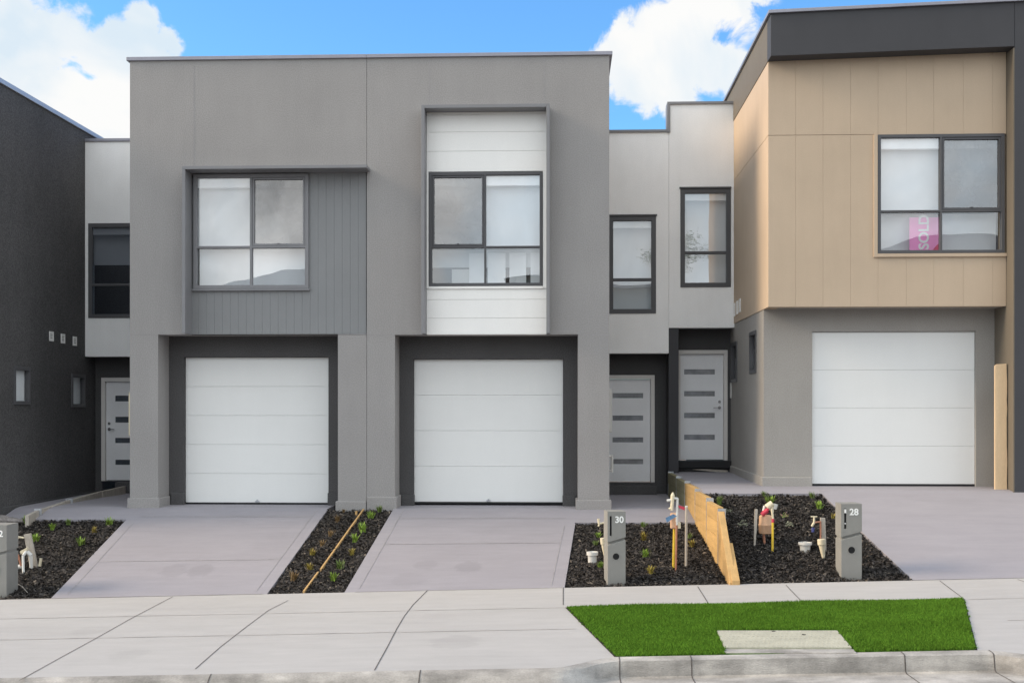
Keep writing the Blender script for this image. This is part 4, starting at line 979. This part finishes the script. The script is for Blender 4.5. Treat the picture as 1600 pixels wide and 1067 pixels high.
cp = thing('riser_cap', g, 'cream capped pipe riser at the foot of the timber stake by letterbox 28', 'pipe')
MB().tube((XW(1287, Y), Y, g.z-.05), pt(1284, 850, Y), .018, .045).build('reducer', cream_plastic, cp, smooth=True)
MB().tube(pt(1284, 851, Y), pt(1283.3, 842, Y), .054, .054, 18).build('cap', cream_plastic, cp, bevel=.005, smooth=True)

g = gpt(947, 889); Y = g.y
t30 = thing('garden_tap', g, 'cream tap and fittings on a thin stake half hidden behind letterbox 30', 'tap')
MB().prism([(XW(943.5, Y), Y, g.z-.1), (XW(948, Y), Y, g.z-.1), pt(948, 812, Y), pt(943.5, 812, Y)], (0, .03, 0)).build('stake', timber_grey, t30, bevel=.003)
MB().tube(pt(943, 850, Y-.05), pt(942, 840, Y-.05), .040).tube(pt(943.5, 858, Y-.05), pt(943, 850, Y-.05), .024, .030).tube(pt(945, 868, Y-.05), pt(943.5, 858, Y-.05), .014, .022).build('fitting', cream_plastic, t30, bevel=.004, smooth=True)
MB().tube(pt(936, 818, Y-.03), pt(946, 816, Y-.03), .014).tube(pt(936, 818, Y-.03), pt(935, 810, Y-.03), .017).tube(pt(937, 818, Y-.03), pt(935, 822, Y-.03), .013).build('tap_head', cream_plastic, t30, smooth=True)
g = gpt(46, 886); Y = g.y
ls = thing('service_riser', g, 'white pipes tied to a leaning timber stake beside the left letterbox', 'standpipe')
MB().prism([(XW(46, Y), Y+.05, g.z-.1), (XW(58, Y), Y+.05, g.z-.1), pt(47, 833, Y+.05), pt(37, 835, Y+.05)], (0, .04, 0)).build('stake', timber_grey, ls, bevel=.003)
MB().tube((XW(37, Y-.2), Y-.2, g.z-.15), pt(36, 868, Y-.1), .018).tube(pt(36, 868, Y-.1), pt(42, 860, Y-.02), .022).tube(pt(42, 862, Y-.02), pt(49, 868, Y-.02), .032).tube(pt(48, 868, Y-.02), pt(49, 888, Y-.02), .03, .024).build('pipe', white_plastic, ls, smooth=True)
MB().prism([pt(31, 861, Y-.05), pt(42, 855, Y-.05), pt(43, 859.5, Y-.05), pt(32.5, 866, Y-.05)], (0, .05, 0)).build('bracket', cream_plastic, ls, bevel=.003)
MB().tube(pt(28, 866, Y-.08), pt(33, 884, Y-.08), .014).build('copper_pipe', copper, ls, smooth=True)
MB().tube(pt(62, 884, Y), pt(64, 872, Y), .02).build('short_pipe', cream_plastic, ls, smooth=True)
MB().tube(pt(24, 886, Y), pt(34, 885, Y), .035).build('white_stub', white_plastic, ls, smooth=True)
MB().tube(pt(24, 838, Y), pt(37, 840, Y), .014).tube(pt(25, 836, Y), pt(27, 842, Y), .028).build('tap', cream_plastic, ls, smooth=True)
a, b = gpt(23, 912), gpt(43, 927)
tw = thing('twig', a, 'thin brown twig lying on the mulch by the left letterbox', 'twig')
m = (a+b)/2+Vector((.01, .01, .03)); MB().tube(a+Vector((0, 0, .02)), m, .007, .006, 6).tube(m, b+Vector((0, 0, .015)), .006, .003, 6).build('stem', timber_grey, tw, smooth=True)
# broken rock at the far left
for i, (px, py, r, lb) in enumerate(((3, 806, .13, 'large pale broken rock at the left edge by the path'), (14, 809, .09, 'small grey broken rock second from the left edge by the path'), (22, 803, .08, 'dark small rock nearest the charcoal plinth by the path'), (36, 801, .07, 'flat dark rock nearest the sleeper edging by the path'))):
    c = P(px, py, 18.75); bm = bmesh.new(); bmesh.ops.create_icosphere(bm, subdivisions=3, radius=r)
    for v in bm.verts:
        n = math.sin(v.co.x*31+i*3)*math.sin(v.co.y*27+i)*math.cos(v.co.z*29)
        v.co *= 1+.28*n; v.co.z *= .6; v.co.x *= 1.25
    me = bpy.data.meshes.new('rock'); bm.to_mesh(me); bm.free(); me.materials.append(rock_mat)
    o = bpy.data.objects.new('rock', me); o.location = (c.x, c.y, lot(c.x, c.y)+r*.2); link(o, None, lb, 'rock', 'rocks at the left edge')

# ------------------------------------------------------------------ plants
def tuft(size, n, spread, stiff, seed):
    r = random.Random(seed); V = []; Fc = []
    for i in range(n):
        a = r.uniform(0, 6.283); L = size*r.uniform(.55, 1.05); out = spread*r.uniform(.2, 1.0); w = size*r.uniform(.035, .06)
        bx_, by_ = r.gauss(0, size*.10), r.gauss(0, size*.10); d = Vector((math.cos(a), math.sin(a), 0)); sd = Vector((-math.sin(a), math.cos(a), 0))
        b = len(V); m = 4
        for k in range(m+1):
            t = k/m; c = Vector((bx_, by_, 0))+d*(L*out*(t**1.3))+Vector((0, 0, L*(t-stiff*out*t*t)))
            ww = w*(.6+.8*t)*(1-t**3) if k < m else 0.0005
            V += [tuple(c-sd*ww), tuple(c+sd*ww)]
        for k in range(m): Fc.append((b+2*k, b+2*k+1, b+2*k+3, b+2*k+2))
    return V, Fc
def shrub(size, n, seed):
    r = random.Random(seed); V = []; Fc = []
    for i in range(n):
        c = Vector((r.gauss(0, 1), r.gauss(0, 1), r.gauss(0, .7))); c = c.normalized()*size*.5*r.uniform(.2, 1)**.6; c.z = abs(c.z)*1.1+size*.06
        d = Vector((r.gauss(0, 1), r.gauss(0, 1), r.gauss(.5, .6))).normalized(); sd = d.orthogonal().normalized(); l = size*r.uniform(.10, .2); w = l*.33
        b = len(V); V += [tuple(c), tuple(c+d*l*.5+sd*w), tuple(c+d*l), tuple(c+d*l*.5-sd*w)]; Fc.append((b, b+1, b+2, b+3))
    return V, Fc
B32 = 'in the left bed'; BST = 'in the narrow bed between the driveways'; B30 = 'in the bed around letterbox 30'; B28_ = 'in the bed around letterbox 28'
PL = [
 (41, 816, 16, 'g', 'bright green tuft by the path, above the leaning timber stake'),
 (82, 826, 13, 'g', 'small bright green tuft just right of the leaning stake, set in from the path'),
 (107, 818, 12, 'm', 'small green tuft close to the path at the middle of the left bed'),
 (170, 819, 16, 'g', 'green tuft nearest the grey pillar corner in the left bed'),
 (147, 830, 12, 'y', 'yellowish tuft with a pinkish tip near the driveway in the left bed'),
 (56, 844, 15, 'g', 'bright green tuft touching the leaning timber stake'),
 (126, 850, 16, 'g', 'bright green tuft out alone in the mulch of the left bed'),
 (537, 799, 8, 'b', 'tiny dry sprig against the pillar base in the narrow bed'),
 (528, 814, 14, 'b', 'brown dry plant second from the pillar, left side of the edging board'),
 (517, 837, 14, 'b', 'yellowish brown dry plant halfway along the left side of the edging board'),
 (503, 852, 13, 'p', 'reddish brown plant just below the halfway brown one, left of the edging board'),
 (488, 866, 14, 'y', 'yellow green plant with reddish leaves by the left driveway edge'),
 (484, 889, 14, 'y', 'olive yellow plant left of the gap in the edging board'),
 (459, 905, 18, 'b', 'wide dry brown plant nearest the footpath in the narrow bed'),
 (592, 799, 14, 'm', 'green tuft against the pillar base right of the edging board'),
 (579, 808, 15, 'g', 'bright green tuft second from the pillar right of the edging board'),
 (567, 830, 19, 'g', 'largest bright green tuft right of the edging board'),
 (555, 845, 16, 'g', 'bright green tuft below the largest one right of the edging board'),
 (550, 865, 13, 'y', 'pale yellow green plant halfway down right of the edging board'),
 (532, 887, 17, 'm', 'darker green plant second from the footpath right of the edging board'),
 (521, 905, 17, 'g', 'bright green tuft nearest the footpath right of the edging board'),
 (935, 838, 11, 'g', 'small green tuft just left of the top of letterbox 30'),
 (931, 851, 11, 'm', 'dim green sprig above the white drain socket by letterbox 30'),
 (938, 885, 12, 'g', 'low green tuft at the left foot of letterbox 30'),
 (1005, 823, 12, 'm', 'dim green tuft near the path right of letterbox 30'),
 (1006, 842, 16, 'y', 'yellow green tuft in the middle of the letterbox 30 bed'),
 (1009, 869, 18, 'g', 'bright spiky tuft left of the copper pipe'),
 (1017, 894, 15, 'y', 'scrappy olive tuft with dry leaves nearest the footpath by letterbox 30'),
 (1078, 839, 10, 'm', 'small green tuft behind the grey marker stake'),
 (1081, 852, 13, 'y', 'yellow green tuft right of the grey marker stake'),
 (1124, 786, 15, 'm', 'green leafy plant nearest the path behind the retaining wall'),
 (1139, 799, 12, 's', 'pale green plant just right of the retaining wall top'),
 (1161, 820, 16, 's', 'pale sage plant left of the timber stake by the water meter'),
 (1193, 773, 10, 'm', 'small green sprig at the path edge above the water meter'),
 (1204, 786, 17, 'g', 'bright green tuft behind the cream cap of the water meter'),
 (1226, 806, 13, 'k', 'small plant with pinkish leaves right of the water meter'),
 (1233, 820, 14, 's', 'pale sage plant below the pinkish one right of the water meter'),
 (1280, 793, 16, 'g', 'bright green tuft near the corner of the right driveway'),
 (1268, 776, 12, 'm', 'dim green tuft at the path edge above the tap'),
 (1302, 808, 10, 'y', 'small yellow green tuft touching the left side of letterbox 28'),
]
LM = {'g': leaf_green, 'm': leaf_mid, 'y': leaf_yellow, 'b': leaf_brown, 'p': leaf_brown, 's': leaf_pale, 'k': leaf_pink}
for i, (px, py, spx, c, lb) in enumerate(PL):
    g = gpt(px, py); size = spx*g.y/F*.98
    V, Fc = (shrub(size, 90, i) if c in 'sk' else tuft(size*1.05, 46 if c != 'b' else 34, .75, .35, i))
    if c in 'y': V2, F2 = shrub(size*.8, 30, i+90); n0 = len(V); V = V+V2; Fc = Fc+[tuple(q+n0 for q in f) for f in F2]
    me = bpy.data.meshes.new('bedding_plant'); me.from_pydata(V, [], Fc); me.materials.append(LM[c])
    if c in 'ky' or c == 'p':
        me.materials.append(leaf_pink if c == 'k' else leaf_brown); rr = random.Random(i)
        if c == 'k': me.materials[0] = leaf_mid
        for p in me.polygons: p.material_index = 1 if rr.random() < (.35 if c != 'y' else .2) else 0
    o = bpy.data.objects.new('bedding_plant', me); o.location = g+Vector((0, 0, -.02)); o.rotation_euler = (0, 0, random.uniform(0, 6))
    link(o, None, lb, 'plant', 'young plants in the garden beds')

# ------------------------------------------------------------------ houses across the street (seen in the window reflections)
for i, (cx, cy, w_, d_, zr, pitch, m_) in enumerate(((-14, -24, 13, 9, 7.7, 2.0, brick_far), (3.5, -25, 12, 9, 7.5, .7, tan_board), (21, -24, 13, 9, 9.2, 2.2, brick_far))):
    base = zf(cx)-.1; ze = zr-pitch
    h_ = thing('house', (cx, cy, base), 'two-storey house with a dark hipped roof across the street, seen reflected in the windows', 'house', 'houses across the street')
    x0, x1, y0, y1 = cx-w_/2, cx+w_/2, cy-d_, cy
    wn = [(cx-4.8, cx-2.4, base+3.9, ze-.7), (cx+1.6, cx+4.4, base+3.9, ze-.7), (cx-1.9, cx-.8, base+.1, base+2.3), (cx-5.2, cx-2.6, base+.8, base+2.3), (cx+.6, cx+5.4, base+.05, base+2.3)]
    mb = MB(); holed(mb, 'y', x0, x1, base-1.2, ze, y1, y1-.25, wn); mb.build('front_wall', m_, h_)
    MB().box(x0, x0+.25, y0, y1-.2505, base-1.2, ze).build('side_wall', m_, h_); MB().box(x1-.25, x1, y0, y1-.2505, base-1.2, ze).build('side_wall', m_, h_)
    MB().box(x0+.2505, x1-.2505, y0, y0+.25, base-1.2, ze).build('rear_wall', m_, h_)
    o_ = .5; mb = MB(); n = len(mb.v)
    mb.v = [(x0-o_, y0-o_, ze), (x1+o_, y0-o_, ze), (x1+o_, y1+o_, ze), (x0-o_, y1+o_, ze), (cx-w_/2+d_/2, cy-d_/2, zr), (cx+w_/2-d_/2, cy-d_/2, zr)]
    mb.f = [(0, 3, 2, 1), (3, 2, 5, 4), (0, 1, 5, 4), (0, 4, 3), (1, 2, 5)]; mb.build('roof', roof_tile, h_)
    for k, (a, b, c, d) in enumerate(wn):
        if k == 2: MB().box(a, b, y1-.15, y1-.1, c, d).build('front_door', door_paint, h_)
        elif k == 4: MB().box(a, b, y1-.15, y1-.1, c, d).build('garage_door', garage_paint, h_)
        else:
            mb = MB(); holed(mb, 'y', a, b, c, d, y1-.02, y1-.10, [(a+.06, (a+b)/2-.03, c+.06, d-.06), ((a+b)/2+.03, b-.06, c+.06, d-.06)]); w = mb.build('window', frame_metal, h_)
            MB().box(a+.05, b-.05, y1-.08, y1-.07, c+.05, d-.05).build('pane', slot_glass, w)

gt = thing('gum_tree', (7.4, -35, zf(7)), 'sparse gum tree behind the houses across the street, a dark speck in the entry windows', 'tree')
tz = zf(7.4)-1
mb = MB(); mb.tube((7.4, -35, tz), (7.3, -35, 7.5), .22, .13, 10)
lim = [((7.3, -35, 7.4), (6.5, -35.2, 10.2)), ((7.3, -35, 7.2), (8.3, -34.8, 10.6)), ((7.3, -35, 7.5), (7.4, -35.3, 11.4))]
for a, b in lim: mb.tube(a, b, .10, .03, 8)
mb.build('trunk', timber_grey, gt, smooth=True)
rt = random.Random(3); V = []; Fc = []
for a, b in lim:
    for k in range(16):
        c = Vector(a).lerp(Vector(b), rt.uniform(.55, 1.1))+Vector((rt.gauss(0, .5), rt.gauss(0, .5), rt.gauss(0, .3)))
        for q in range(70):
            p = c+Vector((rt.gauss(0, .3), rt.gauss(0, .3), rt.gauss(0, .2))); d = Vector((rt.gauss(0, 1), rt.gauss(0, 1), rt.gauss(-.5, .6))).normalized(); sd = d.orthogonal().normalized()*.025
            n0 = len(V); V += [tuple(p), tuple(p+d*.07+sd), tuple(p+d*.15), tuple(p+d*.07-sd)]; Fc.append((n0, n0+1, n0+2, n0+3))
me = bpy.data.meshes.new('crown'); me.from_pydata([tuple(Vector(q)-gt.location) for q in V], [], Fc); me.materials.append(leaf_mid); link(bpy.data.objects.new('crown', me), gt)

# ------------------------------------------------------------------ light, sky, camera
SUN_EL, SUN_AZ = math.radians(27), math.radians(-90-3)       # azimuth from +Y towards +X: sun over the left end of the street
sd = Vector((math.cos(SUN_EL)*math.sin(SUN_AZ), math.cos(SUN_EL)*math.cos(SUN_AZ), math.sin(SUN_EL)))
su = bpy.data.lights.new('sun', 'SUN'); su.energy = 1.9; su.angle = math.radians(20); su.color = (1, .80, .58)
so = bpy.data.objects.new('sun', su); so.rotation_euler = sd.to_track_quat('Z', 'Y').to_euler(); COL.objects.link(so)

wd = bpy.data.worlds.new('World'); scene.world = wd; wd.use_nodes = True; nt = wd.node_tree; nt.nodes.clear()
out = nd(nt, 'ShaderNodeOutputWorld'); bg = nd(nt, 'ShaderNodeBackground'); bg.inputs['Strength'].default_value = .12
sky = nd(nt, 'ShaderNodeTexSky'); sky.sky_type = 'NISHITA'; sky.sun_disc = False; sky.sun_elevation = SUN_EL; sky.sun_rotation = SUN_AZ
sky.air_density = 1.0; sky.dust_density = .6; sky.ozone_density = 1.6
tc = nd(nt, 'ShaderNodeTexCoord')
def dirpx(px, py):
    u, v = (px-800)/F, (635-py)/F; d = Vector((-ST, CT, 0))+Vector((CT, ST, 0))*u; d.z = v; return d.normalized()
blobs = [(45, 40, 62), (85, 45, 50), (20, 90, 95), (-50, 120, 130), (55, 150, 95), (110, 150, 62), (150, 95, 36), (175, 75, 40), (222, 32, 27), (225, 60, 36), (262, 60, 24), (190, 110, 60), (160, 170, 80), (-120, 40, 140), (180, 220, 90), (230, 90, 40),
         (1120, -10, 75), (1070, 35, 62), (1020, 45, 48), (975, 70, 40), (950, 95, 36), (1010, 90, 60), (1080, 95, 60), (1110, 110, 44), (1140, 115, 36), (1000, 130, 55), (1060, 140, 42)]
last = None
for (px, py, r) in blobs:
    s_ = nd(nt, 'ShaderNodeVectorMath', operation='DISTANCE'); s_.inputs[1].default_value = dirpx(px, py); nt.links.new(tc.outputs['Generated'], s_.inputs[0])
    mr = nd(nt, 'ShaderNodeMapRange'); mr.clamp = True; mr.inputs[1].default_value = 0; mr.inputs[2].default_value = r*1.55/F; mr.inputs[3].default_value = 1; mr.inputs[4].default_value = 0
    nt.links.new(s_.outputs['Value'], mr.inputs[0])
    if last is None: last = mr.outputs[0]
    else:
        mx = nd(nt, 'ShaderNodeMath', operation='SMOOTH_MAX'); mx.inputs[2].default_value = .15; nt.links.new(last, mx.inputs[0]); nt.links.new(mr.outputs[0], mx.inputs[1]); last = mx.outputs[0]
# unseen cloud cover behind the camera, added for facade light and window reflections
sep = nd(nt, 'ShaderNodeSeparateXYZ'); nt.links.new(tc.outputs['Generated'], sep.inputs[0])
nz0 = nd(nt, 'ShaderNodeTexNoise', i_Scale=2.4, i_Detail=5.0); nt.links.new(tc.outputs['Generated'], nz0.inputs['Vector'])
far = nd(nt, 'ShaderNodeMapRange'); far.inputs[1].default_value = .2; far.inputs[2].default_value = -.15; far.inputs[4].default_value = 3.0; nt.links.new(sep.outputs['Y'], far.inputs[0])
fm_ = nd(nt, 'ShaderNodeMath', operation='MULTIPLY'); nt.links.new(nz0.outputs['Fac'], fm_.inputs[0]); nt.links.new(far.outputs[0], fm_.inputs[1])
mx = nd(nt, 'ShaderNodeMath', operation='MAXIMUM'); nt.links.new(last, mx.inputs[0]); nt.links.new(fm_.outputs[0], mx.inputs[1]); last = mx.outputs[0]
n1 = nd(nt, 'ShaderNodeTexNoise', i_Scale=30.0, i_Detail=11.0, i_Roughness=.60, i_Distortion=.35); nt.links.new(tc.outputs['Generated'], n1.inputs['Vector'])
ad = nd(nt, 'ShaderNodeMath', operation='MULTIPLY_ADD'); nt.links.new(n1.outputs['Fac'], ad.inputs[0]); ad.inputs[1].default_value = 1.75; nt.links.new(last, ad.inputs[2])
cr = nd(nt, 'ShaderNodeMapRange'); cr.interpolation_type = 'SMOOTHSTEP'; cr.inputs[1].default_value = 1.17; cr.inputs[2].default_value = 1.46; nt.links.new(ad.outputs[0], cr.inputs[0])
gate = nd(nt, 'ShaderNodeMapRange'); gate.interpolation_type = 'SMOOTHSTEP'; gate.inputs[1].default_value = .14; gate.inputs[2].default_value = .34; nt.links.new(last, gate.inputs[0])
crg = nd(nt, 'ShaderNodeMath', operation='MULTIPLY'); nt.links.new(cr.outputs[0], crg.inputs[0]); nt.links.new(gate.outputs[0], crg.inputs[1]); cr = crg
n2 = nd(nt, 'ShaderNodeTexNoise', i_Scale=9.0, i_Detail=5.0, i_Distortion=.4); nt.links.new(tc.outputs['Generated'], n2.inputs['Vector'])
cc = nd(nt, 'ShaderNodeMix', data_type='RGBA'); mrr = nd(nt, 'ShaderNodeMapRange'); mrr.inputs[1].default_value = .38; mrr.inputs[2].default_value = .6; nt.links.new(n2.outputs['Fac'], mrr.inputs[0]); nt.links.new(mrr.outputs[0], cc.inputs[0])
CLOUD = 3.45
cc.inputs[6].default_value = (CLOUD*.76, CLOUD*.88, CLOUD*.98, 1); cc.inputs[7].default_value = (CLOUD*1.03, CLOUD*1.03, CLOUD*1.02, 1)
# unseen clouds behind the camera brightened to light the house fronts, with grey folds
nb_ = nd(nt, 'ShaderNodeTexNoise', i_Scale=5.0, i_Detail=7.0, i_Roughness=.6, i_Distortion=.8); nt.links.new(tc.outputs['Generated'], nb_.inputs['Vector'])
mb_ = nd(nt, 'ShaderNodeMapRange'); mb_.inputs[1].default_value = .34; mb_.inputs[2].default_value = .62; mb_.inputs[3].default_value = 1.0; mb_.inputs[4].default_value = 2.35; nt.links.new(nb_.outputs['Fac'], mb_.inputs[0])
fr_ = nd(nt, 'ShaderNodeMapRange'); fr_.inputs[1].default_value = .25; fr_.inputs[2].default_value = -.15; nt.links.new(sep.outputs['Y'], fr_.inputs[0])
mm_ = nd(nt, 'ShaderNodeMix', data_type='FLOAT'); nt.links.new(fr_.outputs[0], mm_.inputs[0]); mm_.inputs[2].default_value = 1.0; nt.links.new(mb_.outputs[0], mm_.inputs[3])
cs_ = nd(nt, 'ShaderNodeVectorMath', operation='SCALE'); nt.links.new(cc.outputs[2], cs_.inputs[0]); nt.links.new(mm_.outputs[0], cs_.inputs['Scale'])
tint = nd(nt, 'ShaderNodeMix', data_type='RGBA', blend_type='MULTIPLY'); tint.inputs[0].default_value = 1; tint.inputs[7].default_value = (.42, .72, .97, 1); nt.links.new(sky.outputs[0], tint.inputs[6])
fin = nd(nt, 'ShaderNodeMix', data_type='RGBA'); nt.links.new(cr.outputs[0], fin.inputs[0]); nt.links.new(tint.outputs[2], fin.inputs[6]); nt.links.new(cs_.outputs[0], fin.inputs[7])
nt.links.new(fin.outputs[2], bg.inputs['Color']); nt.links.new(bg.outputs[0], out.inputs['Surface'])

cam = bpy.data.cameras.new('camera'); cam.sensor_fit = 'HORIZONTAL'; cam.sensor_width = 36; cam.lens = 36*F/1600
cam.shift_x = 0; cam.shift_y = (635-533.5)/1600; cam.clip_start = .1; cam.clip_end = 3000
co = bpy.data.objects.new('camera', cam); co.location = (0, 0, 0); co.rotation_euler = (math.radians(90), 0, TH); COL.objects.link(co); scene.camera = co
scene.view_settings.view_transform = 'Standard'; scene.view_settings.look = 'None'; scene.view_settings.exposure = 1.20; scene.view_settings.gamma = 1
scene.render.resolution_x = 1024; scene.render.resolution_y = 682
scene.cycles.max_bounces = 8; scene.cycles.transparent_max_bounces = 12
